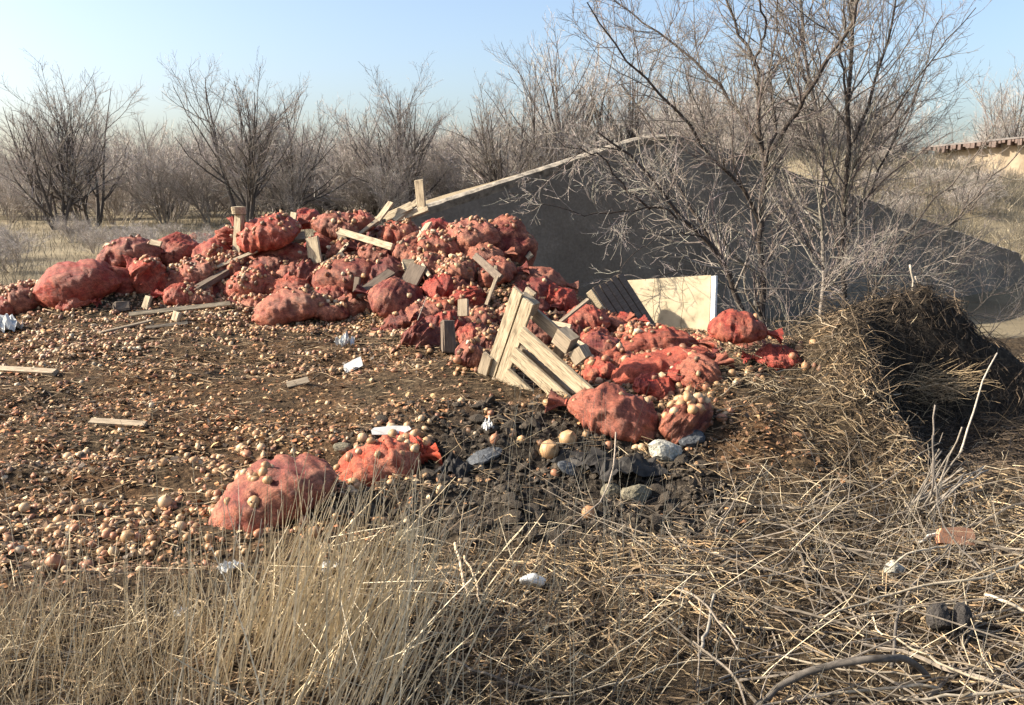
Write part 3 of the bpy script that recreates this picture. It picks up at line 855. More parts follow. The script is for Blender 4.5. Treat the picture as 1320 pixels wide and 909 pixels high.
# ------------------------------------------------------------------ onion sacks
def sack_mesh(L, W, T, seed, style, nu=58, nv=42):
    """body of a netting sack lying along X, resting on Z=0 side down"""
    r = np.random.default_rng(seed)
    u = np.linspace(0, 1, nu); v = np.linspace(0, 2 * np.pi, nv, endpoint=False)
    U, Vv = np.meshgrid(u, v, indexing='ij')
    s = 2 * U - 1
    p = r.uniform(2.6, 3.6)
    base = np.clip(1 - np.abs(s) ** p, 0, 1) ** 0.5
    rw = base.copy(); rt = base.copy()
    # sewn end stays wide and flat, tied end narrows
    sew = np.clip((s + 1) / 0.5, 0, 1)
    rw = np.maximum(rw, 0.55 * (1 - sew) * np.clip((s + 1.02) / 0.03, 0, 1))
    rt = rt * (0.25 + 0.75 * sew ** 0.6)
    tied = np.clip((1 - s) / 0.55, 0, 1)
    rw = rw * (0.22 + 0.78 * tied ** 0.7); rt = rt * (0.25 + 0.75 * tied ** 0.7)
    cv, sv = np.cos(Vv), np.sin(Vv)
    e = 0.85
    cy = np.sign(cv) * np.abs(cv) ** e; cz = np.sign(sv) * np.abs(sv) ** e
    X = s * L / 2; Y = cy * rw * W / 2; Z = cz * rt * T / 2
    nrm = np.stack([0.25 * s * 0, cy, cz], -1); nrm /= np.linalg.norm(nrm, axis=2, keepdims=True) + 1e-9
    P = np.stack([X, Y, Z], -1)
    # broad slumps and hollows
    ph = r.uniform(0, 6.28, 8)
    k1 = np.sin(3.1 * s + ph[0] + 1.3 * np.sin(Vv + ph[1])) + 0.7 * np.sin(5.3 * s + 2 * Vv + ph[2]) + 0.5 * np.sin(7 * s - Vv + ph[3])
    P = P + nrm * (k1 * 0.04 * T * base)[..., None]
    # onions pressing through the netting
    amp = {'full': 0.019, 'lumpy': 0.026, 'limp': 0.018, 'net': 0.028, 'fold': 0.013}[style]
    rad = 0.043
    nb = int(max(60, 2.6 * (L * 2 * (W + T)) / (math.pi * rad * rad) * 0.62))
    bi = r.integers(2, nu - 2, nb); bj = r.integers(0, nv, nb)
    Cn = P[bi, bj]
    dmin = np.full(P.shape[:2], 9.0)
    for c in Cn:
        dmin = np.minimum(dmin, ((P - c) ** 2).sum(-1))
    hb = np.sqrt(np.clip(1 - dmin / (rad * rad), 0, 1))
    P = P + nrm * (amp * hb * (base > 0.15))[..., None]
    # folds of slack netting
    fold = {'full': 0.006, 'lumpy': 0.005, 'limp': 0.026, 'net': 0.012, 'fold': 0.030}[style]
    if True:
        cV, sV = np.cos(Vv), np.sin(Vv)
        w = 5.5 * U + 2.6 * vnoise(U * 3.2 + 1.1 * cV + seed, sV * 1.3 + 0.7 * seed, 3) + 1.3 * vnoise(U * 8 + 2 * cV, sV * 2.4 + seed, 4) + 0.5 * np.sin(Vv + ph[5])
        f = (1 - np.abs(np.sin(w * 2.2))) * (0.45 + 1.1 * np.clip(0.5 + vnoise(U * 4 + cV, sV * 1.5 + seed, 6), 0, 1))
        P = P + nrm * ((f ** 1.7 - 0.25) * fold * np.clip(base, 0, 1))[..., None]
    endf = np.clip(1 - np.minimum(1 - U, U) / 0.28, 0, 1)
    P = P + nrm * (np.sin(Vv * 9 + ph[7] + 3 * s) * 0.014 * endf * base)[..., None]
    # small wrinkles
    P = P + nrm * (r.normal(0, 0.0028, P.shape[:2]) + 0.005 * np.sin(31 * U + 6 * np.sin(3 * Vv + ph[1])) * np.sin(4 * Vv + ph[3]))[..., None]
    # sag and bend
    P[..., 1] += 0.10 * W * r.uniform(-1, 1) * (s * s - 0.4)
    P[..., 2] -= 0.10 * T * s * s
    lo = P[..., 2] < -0.25 * T
    P[..., 2] = np.where(lo, -0.25 * T + (P[..., 2] + 0.25 * T) * 0.45, P[..., 2])
    P[..., 1] = np.where(P[..., 2] < 0, P[..., 1] * 1.06, P[..., 1])
    V = P.reshape(-1, 3)
    i, j = np.meshgrid(np.arange(nu - 1), np.arange(nv), indexing='ij')
    a = i * nv + j; b = i * nv + (j + 1) % nv
    Q = np.stack([a, a + nv, b + nv, b], -1).reshape(-1, 4)
    cen = np.stack([P[0].mean(0), P[-1].mean(0)])
    V = np.concatenate([V, cen])
    n0 = nu * nv
    t1 = np.stack([np.full(nv, n0), np.arange(nv), (np.arange(nv) + 1) % nv], -1)
    t2 = np.stack([np.full(nv, n0 + 1), (nu - 1) * nv + (np.arange(nv) + 1) % nv, (nu - 1) * nv + np.arange(nv)], -1)
    onion = {'full': 0.6, 'lumpy': 0.85, 'limp': 0.55, 'net': 1.0, 'fold': 0.25}[style]
    col = np.stack([np.concatenate([hb.ravel(), [0, 0]]), np.full(len(V), onion), np.full(len(V), 0.5)], 1)
    return V, Q, [t1, t2], col, cen[1]

def neck_mesh(seed, size):
    """gathered mouth: a short ruffled fan of netting"""
    r = np.random.default_rng(seed)
    nu, nv = 7, 26
    u = np.linspace(0, 1, nu); v = np.linspace(0, 2 * np.pi, nv, endpoint=False)
    U, Vv = np.meshgrid(u, v, indexing='ij')
    rad = size * (0.30 - 0.30 * np.sin(np.clip(U * 2.2, 0, np.pi)) * 0.55 + 0.75 * U ** 1.6)
    ruf = 1 + 0.35 * U * np.sin(5 * Vv + r.uniform(0, 6)) + 0.25 * U * np.sin(8 * Vv + r.uniform(0, 6))
    P = np.stack([U * size * 1.5 - 0.25 * size, np.cos(Vv) * rad * ruf * 1.1, np.sin(Vv) * rad * ruf * 0.6 - 0.25 * U ** 2 * size], -1)
    P += r.normal(0, 0.05 * size, P.shape) * U[..., None]
    i, j = np.meshgrid(np.arange(nu - 1), np.arange(nv), indexing='ij')
    a = i * nv + j; b = i * nv + (j + 1) % nv
    Q = np.stack([a, a + nv, b + nv, b], -1).reshape(-1, 4)
    V = P.reshape(-1, 3)
    return V, Q, np.tile(np.array([[0.1, 0.1, 0.3]]), (len(V), 1))

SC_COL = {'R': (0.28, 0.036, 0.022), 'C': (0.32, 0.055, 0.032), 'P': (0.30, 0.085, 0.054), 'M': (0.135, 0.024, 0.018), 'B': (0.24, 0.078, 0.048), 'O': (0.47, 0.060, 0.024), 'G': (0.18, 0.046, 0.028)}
GS_ = 'red netting sacks of onions'
# px, py, width, height, angle, style, colour, flip, label
SACKS = [
    (8, 397, 36, 26, 10, 'full', 'R', 0, 'red sack end cut off by the picture edge beside the crumpled white bag'),
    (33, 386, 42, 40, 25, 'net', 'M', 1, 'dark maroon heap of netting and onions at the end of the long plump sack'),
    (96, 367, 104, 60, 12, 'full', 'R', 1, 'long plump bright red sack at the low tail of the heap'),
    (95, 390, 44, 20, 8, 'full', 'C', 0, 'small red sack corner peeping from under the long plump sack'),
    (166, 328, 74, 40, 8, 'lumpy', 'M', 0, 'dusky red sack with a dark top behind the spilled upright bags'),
    (155, 364, 40, 44, 70, 'full', 'R', 0, 'short upright red bag with a pale highlight next to the long plump sack'),
    (193, 361, 56, 46, 120, 'limp', 'R', 1, 'red bag tapering downwards with bare onions along its top'),
    (232, 325, 62, 44, -20, 'full', 'C', 0, 'coral sack lying crosswise between the dusky sack and the upright post'),
    (262, 310, 44, 20, -8, 'lumpy', 'M', 0, 'narrow maroon sack on the skyline before the upright post'),
    (271, 330, 52, 38, 20, 'full', 'R', 1, 'rounded red sack with a shaded side just below the narrow maroon one'),
    (256, 351, 52, 36, 15, 'lumpy', 'P', 0, 'pinkish lumpy sack above the thick shadowed beam'),
    (297, 308, 32, 34, 80, 'limp', 'R', 0, 'bright red bag standing pressed behind the upright post'),
    (233, 381, 42, 30, -10, 'full', 'C', 1, 'little red sack below the thick shadowed beam among loose onions'),
    (322, 367, 68, 40, 12, 'lumpy', 'C', 0, 'split red sack heaped with bare onions under the slanting batten'),
    (344, 302, 78, 48, 12, 'limp', 'C', 1, 'big creased coral sack with a rolled top edge beside the upright post'),
    (397, 284, 36, 28, 0, 'full', 'R', 0, 'round red sack knob on the skyline behind a small upright board'),
    (362, 331, 76, 32, 4, 'lumpy', 'R', 1, 'long lumpy red sack lying level below the big creased coral sack'),
    (378, 353, 52, 32, -8, 'lumpy', 'P', 0, 'pink sack with onions bulging, below the long level sack'),
    (372, 371, 58, 26, 6, 'full', 'C', 1, 'flat coral sack just above the big dusty front sack'),
    (376, 396, 96, 44, 10, 'lumpy', 'B', 0, 'big dusty pink-brown sack at the front foot of the heap'),
    (436, 292, 66, 34, -14, 'full', 'B', 1, 'brown shaded sack behind the long pale batten'),
    (422, 314, 34, 34, 60, 'limp', 'C', 0, 'small pink-red sack wedged beside the upright square board'),
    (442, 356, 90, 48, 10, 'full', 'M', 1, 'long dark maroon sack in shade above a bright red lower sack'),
    (428, 383, 60, 26, -6, 'lumpy', 'R', 0, 'bright red lower sack peeping from under the long dark maroon one'),
    (466, 288, 34, 28, 20, 'lumpy', 'C', 1, 'little red sack near the skyline by the bundle of pale boards'),
    (472, 362, 34, 26, 30, 'full', 'P', 0, 'small pink sack lit at one end next to the dark plank'),
    (514, 303, 52, 36, 10, 'net', 'C', 0, 'netted sack with its onions showing below the pale boards'),
    (492, 333, 60, 38, -25, 'limp', 'M', 1, 'dark slumped sack under the long pale batten'),
    (568, 287, 56, 40, -8, 'full', 'M', 0, 'dark smooth sack in shade where the slab edge meets the heap'),
    (634, 281, 44, 26, 8, 'limp', 'P', 1, 'pale pink sack top catching the sun on the highest tip before the gable'),
    (656, 318, 74, 46, -55, 'lumpy', 'M', 0, 'tall dark sack hanging down the shaded flank before the gable'),
    (606, 309, 66, 48, 25, 'net', 'P', 1, 'torn netted sack full of bare onions near the highest tip'),
    (622, 333, 52, 34, 18, 'full', 'P', 0, 'pinkish sack above the dark plank that points at the pallet'),
    (560, 322, 60, 42, 12, 'net', 'C', 1, 'broad netted mass of onions beside the long leaning board'),
    (557, 348, 54, 36, -5, 'net', 'M', 0, 'maroon netted sack shaded beneath the broad netted onion mass'),
    (571, 372, 50, 38, -8, 'fold', 'R', 1, 'creased rosy sack above the small split one, halfway down the heap'),
    (567, 399, 44, 28, 5, 'lumpy', 'C', 0, 'small split coral sack beside a short upright board end'),
    (603, 388, 38, 40, 110, 'fold', 'R', 1, 'wrinkled bright red netting bag behind the short upright board end'),
    (690, 362, 76, 34, -4, 'full', 'B', 0, 'brownish red sack lying level behind the top corner of the broken pallet'),
    (520, 417, 54, 28, 8, 'fold', 'M', 1, 'slack red sack at the dark foot of the heap behind thin twigs'),
    (546, 436, 46, 40, -25, 'fold', 'M', 0, 'creased maroon bag beside the dark upright post stump'),
    (604, 434, 34, 24, 15, 'full', 'R', 1, 'small red sack squeezed next to the dark post stump and the pallet'),
    (606, 458, 36, 34, -15, 'lumpy', 'M', 0, 'shaded netted sack at the foot of the pallet edge'),
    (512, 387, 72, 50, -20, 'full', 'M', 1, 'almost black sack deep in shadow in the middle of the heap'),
    (717, 388, 62, 36, -10, 'fold', 'R', 0, 'bright red wrinkled sack behind the pallet slats'),
    (752, 415, 62, 38, 8, 'full', 'C', 1, 'coral sack between the broken pallet and the dark slatted crate side'),
    (792, 424, 32, 30, 40, 'full', 'P', 0, 'pointed pink sack corner in front of the dark slatted crate side'),
    (848, 409, 64, 42, -28, 'full', 'R', 1, 'smooth red sack leaning on the cream panel'),
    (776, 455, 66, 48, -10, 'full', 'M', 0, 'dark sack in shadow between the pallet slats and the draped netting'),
    (736, 358, 56, 36, -15, 'lumpy', 'M', 1, 'dark red sack in the shade under the bare hanging twigs'),
    (764, 361, 34, 22, 10, 'lumpy', 'R', 0, 'small red sack just above the dark slatted crate side'),
    (690, 430, 60, 40, -20, 'lumpy', 'M', 0, 'dark netted sack seen through the gaps of the broken pallet'),
    (951, 423, 70, 42, -3, 'full', 'R', 0, 'plump red sack on the crest beside the forked tree trunk'),
    (966, 443, 40, 20, 5, 'limp', 'M', 1, 'flat dark red sack tucked under the plump one on the crest'),
    (838, 446, 112, 50, 10, 'fold', 'C', 0, 'bright coral netting draped over onions below the cream panel'),
    (850, 476, 140, 46, 16, 'fold', 'C', 1, 'rolled ribbed coral sack along the front of the draped netting'),
    (901, 481, 50, 44, 30, 'fold', 'P', 0, 'pale pink torn netting touching the hanging straw'),
    (772, 481, 44, 36, 15, 'lumpy', 'C', 1, 'lumpy coral sack at the tip of the lowest long pallet slat'),
    (846, 500, 56, 28, -10, 'fold', 'R', 0, 'crumpled deep red netting between the rolled coral sack and the dusty front one'),
    (792, 533, 118, 60, -14, 'fold', 'P', 1, 'dusty pink creased sack lying alone in front above the black clods'),
    (886, 541, 56, 54, -40, 'net', 'M', 0, 'torn maroon netting with spilling onions above the pale boulder'),
    (1004, 461, 60, 20, -6, 'fold', 'C', 1, 'thin strip of coral netting on the onion crest before the straw heap'),
    (300, 346, 54, 30, -15, 'net', 'M', 1, 'maroon netting spilling onions between the slanting batten and the coral creased sack'),
    (344, 345, 50, 30, 20, 'lumpy', 'M', 0, 'dark red sack squeezed between the long level sack and the split heaped one'),
    (402, 355, 50, 34, -30, 'fold', 'M', 1, 'slack maroon netting under the square-ended upright board'),
    (498, 356, 56, 40, 15, 'fold', 'M', 0, 'slumped maroon netting under the foot of the long steep board'),
    (536, 330, 60, 40, -20, 'lumpy', 'M', 1, 'shaded lumpy sack right under the middle of the long steep board'),
    (588, 352, 54, 34, 10, 'net', 'B', 0, 'brown torn netting full of onions above the creased rosy sack'),
    (546, 408, 54, 36, 20, 'lumpy', 'M', 1, 'maroon lumpy sack in the shadow above the slack red one'),
    (455, 325, 56, 34, -10, 'net', 'M', 0, 'onion-filled maroon netting below the pale cube-like block'),
    (580, 418, 50, 30, -12, 'fold', 'R', 1, 'red netting folds just above the dark post stump'),
    (640, 352, 50, 34, 15, 'lumpy', 'M', 0, 'dark netted sack touching the plank above the pallet corner'),
    (420, 400, 56, 24, -5, 'net', 'M', 1, 'flattened maroon netting with onions beside the big dusty front sack'),
    (800, 470, 56, 36, -20, 'lumpy', 'C', 0, 'lumpy pinkish red sack where the draped netting meets the pallet slat'),
    (815, 440, 60, 34, 25, 'net', 'C', 1, 'coral netting with bare onions right under the dark slatted crate'),
    (905, 452, 60, 30, -15, 'net', 'C', 0, 'low coral netting heaped with onions below the plump crest sack'),
]
FRONT = [
    (348, 641, 166, 78, 24, 'lumpy', 'G', 1, 'gaping brown-red sack in the grass with bare onions in its torn mouth'),
    (486, 603, 110, 56, 16, 'net', 'O', 0, 'torn orange-red netting full of onions next to the gaping brown-red sack'),
    (530, 577, 40, 24, 25, 'fold', 'O', 1, 'scrap of bright orange netting at the tail of the torn one'),
]
SACK_INFO = []
BV = []; BF = []; BN = [0]
def place_sack(k, e, pool={}):
    px, py, w, h, ang, style, ck, flip, lab = e
    r = random.Random(900 + k)
    p = hit(px, py, 0.1); d = p.y
    dist = d / CP
    hr = h * dist / F
    p = hit(px, py, (0.02 if k >= len(SACKS) + len(FRONT) else 0.22 if 'on the crest beside' not in lab else 0.75) * hr); d = p.y
    sc = d / (CP * F) * 1.02
    L = w * sc * 1.06; hr = h * sc * 0.95
    n = normal_at(p.x, p.y, 0.3)
    n = (n * 0.6 + Vector((0, -0.12, 0.55))).normalized()
    a = math.radians(ang)
    steep = abs(math.sin(a)) > 0.8
    yaw = r.uniform(-0.30, 0.30)
    X = Vector((math.cos(a), yaw + 0.55 * math.sin(a), math.sin(a)))
    if flip: X = -X
    X.normalize()
    Z = (n - X * n.dot(X)); Z.normalize()
    if steep:
        Z = (Vector((0.15, -1, 0.25)) - X * Vector((0.15, -1, 0.25)).dot(X)).normalized()
    Y = Z.cross(X)
    T = max(hr * 0.88, 0.12); W = min(max(hr * 1.35, 0.27), 0.56)
    if steep and k != 30: W, T = max(hr, .2), max(hr * 0.8, 0.16)
    if style == 'net': T *= 1.05
    V, Q, tris, col, end = sack_mesh(L, W, T, 1000 + k, style, *((52, 38) if w >= 60 else (46, 32) if k < len(SACKS) + len(FRONT) else (32, 24)))
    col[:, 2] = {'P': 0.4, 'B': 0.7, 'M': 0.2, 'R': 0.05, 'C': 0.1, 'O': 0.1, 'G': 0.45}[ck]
    root = obj('onion_sack', None, label=lab, cat='sack', group=GS_ if k < len(SACKS) + len(FRONT) else 'netting scraps between the sacks')
    root.matrix_world = Matrix(((X.x, Y.x, Z.x, p.x), (X.y, Y.y, Z.y, p.y), (X.z, Y.z, Z.z, p.z), (0, 0, 0, 1)))
    c = [min(1, q * r.uniform(0.88, 1.12)) for q in SC_COL[ck]]
    b = obj('sack_body', mesh_np('sack_body', V, [Q] + tris, col, True, M['sack']), root)
    b.color = (*c, 1)
    sz = min(0.10, 0.30 * T + 0.02)
    nV, nQ, nC = neck_mesh(50 + k, sz)
    nk = obj('gathered_neck', mesh_np('gathered_neck', nV + end[None], nQ, nC, True, M['sack']), root)
    nk.color = (*c, 1)
    if w > 40:
        th = np.linspace(0, 2 * np.pi, 13)
        ring = np.stack([np.full(13, 0.05 * sz), np.cos(th) * sz * 0.26, np.sin(th) * sz * 0.20], 1) + end[None]
        tv, tq = tubes(ring[None], np.full((1, 13), 0.006), 5)
        obj('tie_cord', mesh_np('tie_cord', tv, tq, None, True, M['rope']), nk)
    Wd = V @ np.array([list(X), list(Y), list(Z)]) + np.array(p)
    BV.append(Wd); BF.extend((Q + BN[0]).tolist()); BN[0] += len(Wd)
    SACK_INFO.append((p, L, W, T, X, Y, Z, style, root))
    return root
def fillers():
    r = random.Random(77)
    out = []
    top = lambda x: np.interp(x, [130, 240, 340, 470, 560, 640, 700, 860], [340, 325, 310, 295, 295, 300, 370, 440])
    bot = lambda x: np.interp(x, [130, 240, 330, 440, 540, 640, 760, 860], [378, 388, 402, 408, 440, 450, 478, 500])
    for k in range(46):
        x = r.uniform(215, 700) if k < 36 else r.uniform(700, 900)
        y = r.uniform(top(x), bot(x) if k < 36 else 492)
        w = r.uniform(34, 62)
        out.append((x, y, w, w * r.uniform(.45, .65), r.uniform(-35, 35), r.choice(['fold', 'net', 'fold', 'lumpy']), r.choice('MMMRB'), r.randint(0, 1), 'crumpled maroon netting half buried between the stacked sacks'))
    return out
FILL = fillers()
for k, e in enumerate(SACKS + FRONT + FILL):
    place_sack(k, e)
from mathutils.bvhtree import BVHTree
SACK_BVH = BVHTree.FromPolygons([tuple(v) for v in np.concatenate(BV)], BF)
def top_at(x, y):
    h = SACK_BVH.ray_cast(Vector((x, y, 4)), Vector((0, 0, -1)))
    g = h1(x, y)
    return max(g, h[0].z) if h[0] is not None else g
# paper tag on the gaping sack
def add_tag():
    p, L, W, T, X, Y, Z, st, root = SACK_INFO[len(SACKS)]
    g = np.linspace(-1, 1, 6)
    a, b = np.meshgrid(g, g, indexing='ij')
    s = 0.30 * L
    V = np.stack([s + a * 0.035, -0.20 * W + b * 0.028, 0.46 * T - 0.6 * (b - 0.4) ** 2 * 0.01 - 0.004 * a * a + 0.002 * np.sin(5 * a)], -1).reshape(-1, 3)
    i, j = np.meshgrid(np.arange(5), np.arange(5), indexing='ij'); q = i * 6 + j
    me = mesh_np('paper_tag', V, np.stack([q, q + 6, q + 7, q + 1], -1).reshape(-1, 4), None, True, M['paper'])
    obj('paper_tag', me, root)

# ------------------------------------------------------------------ wood
def frame(p0, p1, roll=0.0, face=(0, -1, 0.3)):
    """matrix with X from p0 to p1, Z turned towards `face`"""
    X = (p1 - p0).normalized()
    fz = Vector(face)
    Z = (fz - X * fz.dot(X)).normalized()
    Y = Z.cross(X)
    if roll:
        Z2 = Z * math.cos(roll) + Y * math.sin(roll); Y = Z2.cross(X); Z = Z2
    c = (p0 + p1) / 2
    return Matrix(((X.x, Y.x, Z.x, c.x), (X.y, Y.y, Z.y, c.y), (X.z, Y.z, Z.z, c.z), (0, 0, 0, 1)))

WK = [0]
def board(name, label, p0, p1, w, t, mat, cat='board', face=(-0.5, -1, 0.5), group=None, roll=0.0, parent=None):
    WK[0] += 1
    L = (p1 - p0).length
    me = box_mesh(name, L, w, t, mat, min(w, t) * 0.12, (0, 0, 0), WK[0], min(w, t) * 0.16)
    o = obj(name, me, parent, label, cat, group)
    o.matrix_world = frame(p0, p1, roll, face)
    return o

def bd(name, label, a, b, wpx, t=0.022, mat='wood_pale', o0=0.10, o1=0.10, cat='board', face=(-0.5, -1, 0.5), group='broken crate boards sticking out of the heap', up=None, roll=0.0):
    """from pixel a to pixel b, both lying on the heap (offsets o0,o1); up = the far end keeps this depth change instead"""
    p0 = hit(a[0], a[1], o0)
    p1 = hit(b[0], b[1], o1) if up is None else pix(b[0], b[1], p0.y + up)
    w = wpx * p0.y / (CP * F)
    return board(name, label, p0, p1, w, t, M[mat], cat, face, group, roll)

bd('wooden_post', 'short round-topped wooden post standing upright on the skyline of the heap', (306, 328), (309, 276), 13, 0.06, o0=0.1, up=0.0, cat='post', group=None)
def post_cap():
    c = pix(308, 271, hit(306, 328, 0.1).y)
    th = np.linspace(0, 2 * np.pi, 15)[:-1]
    R = 0.075
    V = [[c.x + R * math.cos(a), c.y + R * math.sin(a), c.z - 0.04] for a in th] + [[c.x + R * math.cos(a) * 1.02, c.y + R * math.sin(a) - 0.02, c.z + 0.035] for a in th]
    n = 14
    Q = [[i, (i + 1) % n, n + (i + 1) % n, n + i] for i in range(n)]
    V += [[c.x, c.y - 0.01, c.z + 0.042]]
    T = [[n + i, n + (i + 1) % n, 2 * n] for i in range(n)]
    p = bpy.data.objects['wooden_post']
    o = obj('round_top', mesh_np('round_top', np.array(V), [np.array(Q), np.array(T)], None, False, M['wood_pale']))
    o.parent = p; o.matrix_parent_inverse = p.matrix_world.inverted()
post_cap()
bd('batten', 'long thin slanting batten resting on the split onion sack', (268, 349), (345, 318), 5, 0.02, o0=0.16, o1=0.24, cat='batten')
bd('beam', 'thick dark beam in the shadow under the slanting batten', (252, 374), (292, 350), 12, 0.05, 'wood_dark', 0.10, 0.14, cat='beam')
bd('batten', 'long pale batten lying nearly level on the loose onions', (166, 405), (297, 391), 6, 0.02, o0=0.06, o1=0.07, cat='batten')
bd('stick', 'thin stick slanting across the onions below the level pale batten', (128, 429), (196, 413), 4, 0.015, 'wood_grey', 0.03, 0.03, cat='stick')
bd('stick', 'short thin stick lying level on the pale onions beside the slanting stick', (188, 422), (242, 416), 4, 0.015, 'wood_grey', 0.03, 0.03, cat='stick')
bd('wood_block', 'small dark square block half in the onions below the upright bags', (147, 397), (167, 396), 14, 0.09, 'wood_dark', 0.03, 0.03, cat='block')
bd('wood_chip', 'three-cornered pale chip standing beside the small dark block', (187, 398), (192, 382), 10, 0.03, 'wood_pale', 0.02, up=0.02, cat='chip')
bd('wood_chip', 'pale broken chip standing in the onions under the level pale batten', (225, 414), (229, 402), 12, 0.03, 'wood_pale', 0.02, up=0.02, cat='chip')
bd('wood_chip', 'whitish board end poking out behind the dusky red sack on the skyline', (134, 316), (147, 320), 6, 0.02, 'wood_pale', 0.25, 0.25, cat='board')
bd('wood_chip', 'whitish board end between the dusky sack and the coral crosswise sack', (194, 312), (208, 315), 7, 0.02, 'wood_pale', 0.3, 0.3, cat='board')
bd('board', 'square-ended upright board in the middle of the heap below the round red knob', (407, 340), (402, 306), 18, 0.025, o0=0.16, up=0.05)
bd('wood_block', 'small square block beside the square-ended upright board', (379, 307), (393, 305), 12, 0.07, 'wood_grey', 0.2, 0.2, cat='block')
bd('board', 'small upright board leaning on the round red sack knob', (376, 296), (379, 274), 9, 0.022, o0=0.2, up=0.02)
bd('batten', 'long pale batten slanting down across the brown shaded sack', (431, 296), (506, 319), 8, 0.03, o0=0.26, o1=0.26, cat='batten')
bd('batten', 'short batten crossing under the long pale batten', (462, 303), (487, 284), 5, 0.025, 'wood_grey', 0.2, 0.28, cat='batten')
bd('wood_block', 'pale cube-like block below the start of the long pale batten', (434, 312), (447, 313), 17, 0.08, 'wood_grey', 0.18, 0.18, cat='block')
bd('batten', 'thin pale splinter leaning out under the pale cube-like block', (434, 331), (448, 315), 5, 0.015, o0=0.2, o1=0.24, cat='batten')
bd('plank', 'short dark plank below the thin pale splinter', (416, 344), (444, 329), 11, 0.03, 'wood_dark', 0.2, 0.24, cat='plank')
GB = 'bundle of pale boards on the summit'
bd('board', 'slanting pale board with a split end, lowest of the summit bundle', (481, 292), (504, 261), 9, 0.024, o0=0.2, up=0.15, group=GB)
bd('board', 'broad pale board lying flat on the summit beside the split slanting one', (497, 281), (531, 265), 11, 0.024, o0=0.26, o1=0.34, group=GB)
bd('board', 'pale board sloping up through the middle of the summit bundle', (508, 285), (541, 258), 9, 0.024, o0=0.24, up=0.2, group=GB)
bd('board', 'pale board at the foot of the tall vertical one on the summit', (522, 279), (552, 268), 9, 0.024, o0=0.24, o1=0.3, group=GB)
bd('board', 'tall vertical pale board, the highest point of the whole heap', (544, 272), (540, 232), 12, 0.024, o0=0.26, up=0.0, group=GB)
bd('board', 'long pale board leaning steeply across the middle of the heap', (511, 354), (553, 288), 10, 0.03, o0=0.16, o1=0.22)
bd('plank', 'dark plank rising from the small pink sack into the heap middle', (459, 381), (505, 350), 13, 0.03, 'wood_dark', 0.2, 0.26, cat='plank')
bd('board', 'stubby dark board standing at the end of the dark plank', (458, 384), (461, 357), 8, 0.03, 'wood_dark', 0.16, up=0.02)
bd('wood_block', 'pale square block under the long steeply leaning board', (520, 343), (535, 341), 14, 0.08, 'wood_pale', 0.2, 0.2, cat='block')
bd('batten', 'short pale batten slanting down beside the pale square block', (539, 333), (554, 356), 5, 0.02, o0=0.22, o1=0.22, cat='batten')
bd('board', 'dark shaded board leaning behind the long steep one', (520, 378), (540, 342), 26, 0.03, 'wood_dark', 0.1, up=0.12)
bd('board', 'short upright board end before the wrinkled red netting bag', (597, 408), (597, 386), 14, 0.025, 'wood_grey', 0.16, up=0.04)
bd('post_stump', 'dark upright post stump with one sunlit edge near the heap foot', (577, 454), (577, 414), 18, 0.09, 'wood_dark', 0.02, up=0.04, cat='post', face=(0.35, -1, 0.1))
bd('plank', 'dark narrow plank pointing down to the top corner of the pallet', (613, 330), (645, 359), 9, 0.03, 'wood_dark', 0.3, 0.42, cat='plank')
bd('lath', 'thin lath leaning against the outer edge of the pallet', (627, 393), (641, 356), 5, 0.018, 'wood_grey', 0.2, up=0.06, cat='lath')
bd('peg', 'short thin peg upright at the top corner of the pallet', (640, 358), (639, 342), 4, 0.018, 'wood_grey', 0.36, up=0.0, cat='peg')
bd('board', 'shaded grey board tipped over behind the longest pallet slat', (722, 432), (754, 452), 14, 0.025, 'wood_grey', 0.2, 0.2)
bd('stick', 'thin straight stick slanting up to the dark slatted crate side', (722, 415), (758, 386), 5, 0.02, 'wood_grey', 0.25, up=0.25, cat='stick')
bd('board', 'little pale board lying level beside the straight stick', (706, 415), (736, 421), 6, 0.02, 'wood_grey', 0.26, 0.26)
bd('board', 'pale broken board in the shade where the slats meet the gable', (676, 322), (684, 332), 9, 0.022, 'wood_pale', 0.15, 0.15)
bd('plank', 'grey plank lying flat on the onions at the picture edge', (-14, 475), (72, 480), 9, 0.03, 'wood_grey', 0.03, 0.03, cat='plank', face=(0, -0.5, 1), group='grey planks lying on the onion slope')
bd('plank', 'grey-pink flat plank sunk in the middle of the onion slope', (116, 543), (188, 547), 9, 0.022, 'wood_grey', 0.015, 0.015, cat='plank', face=(0, -0.5, 1), group='grey planks lying on the onion slope')
bd('board', 'small grey shard of board lying on the dark trampled soil', (370, 497), (398, 490), 10, 0.02, 'wood_grey', 0.02, 0.03, face=(0, -0.7, 1), group='grey planks lying on the onion slope')

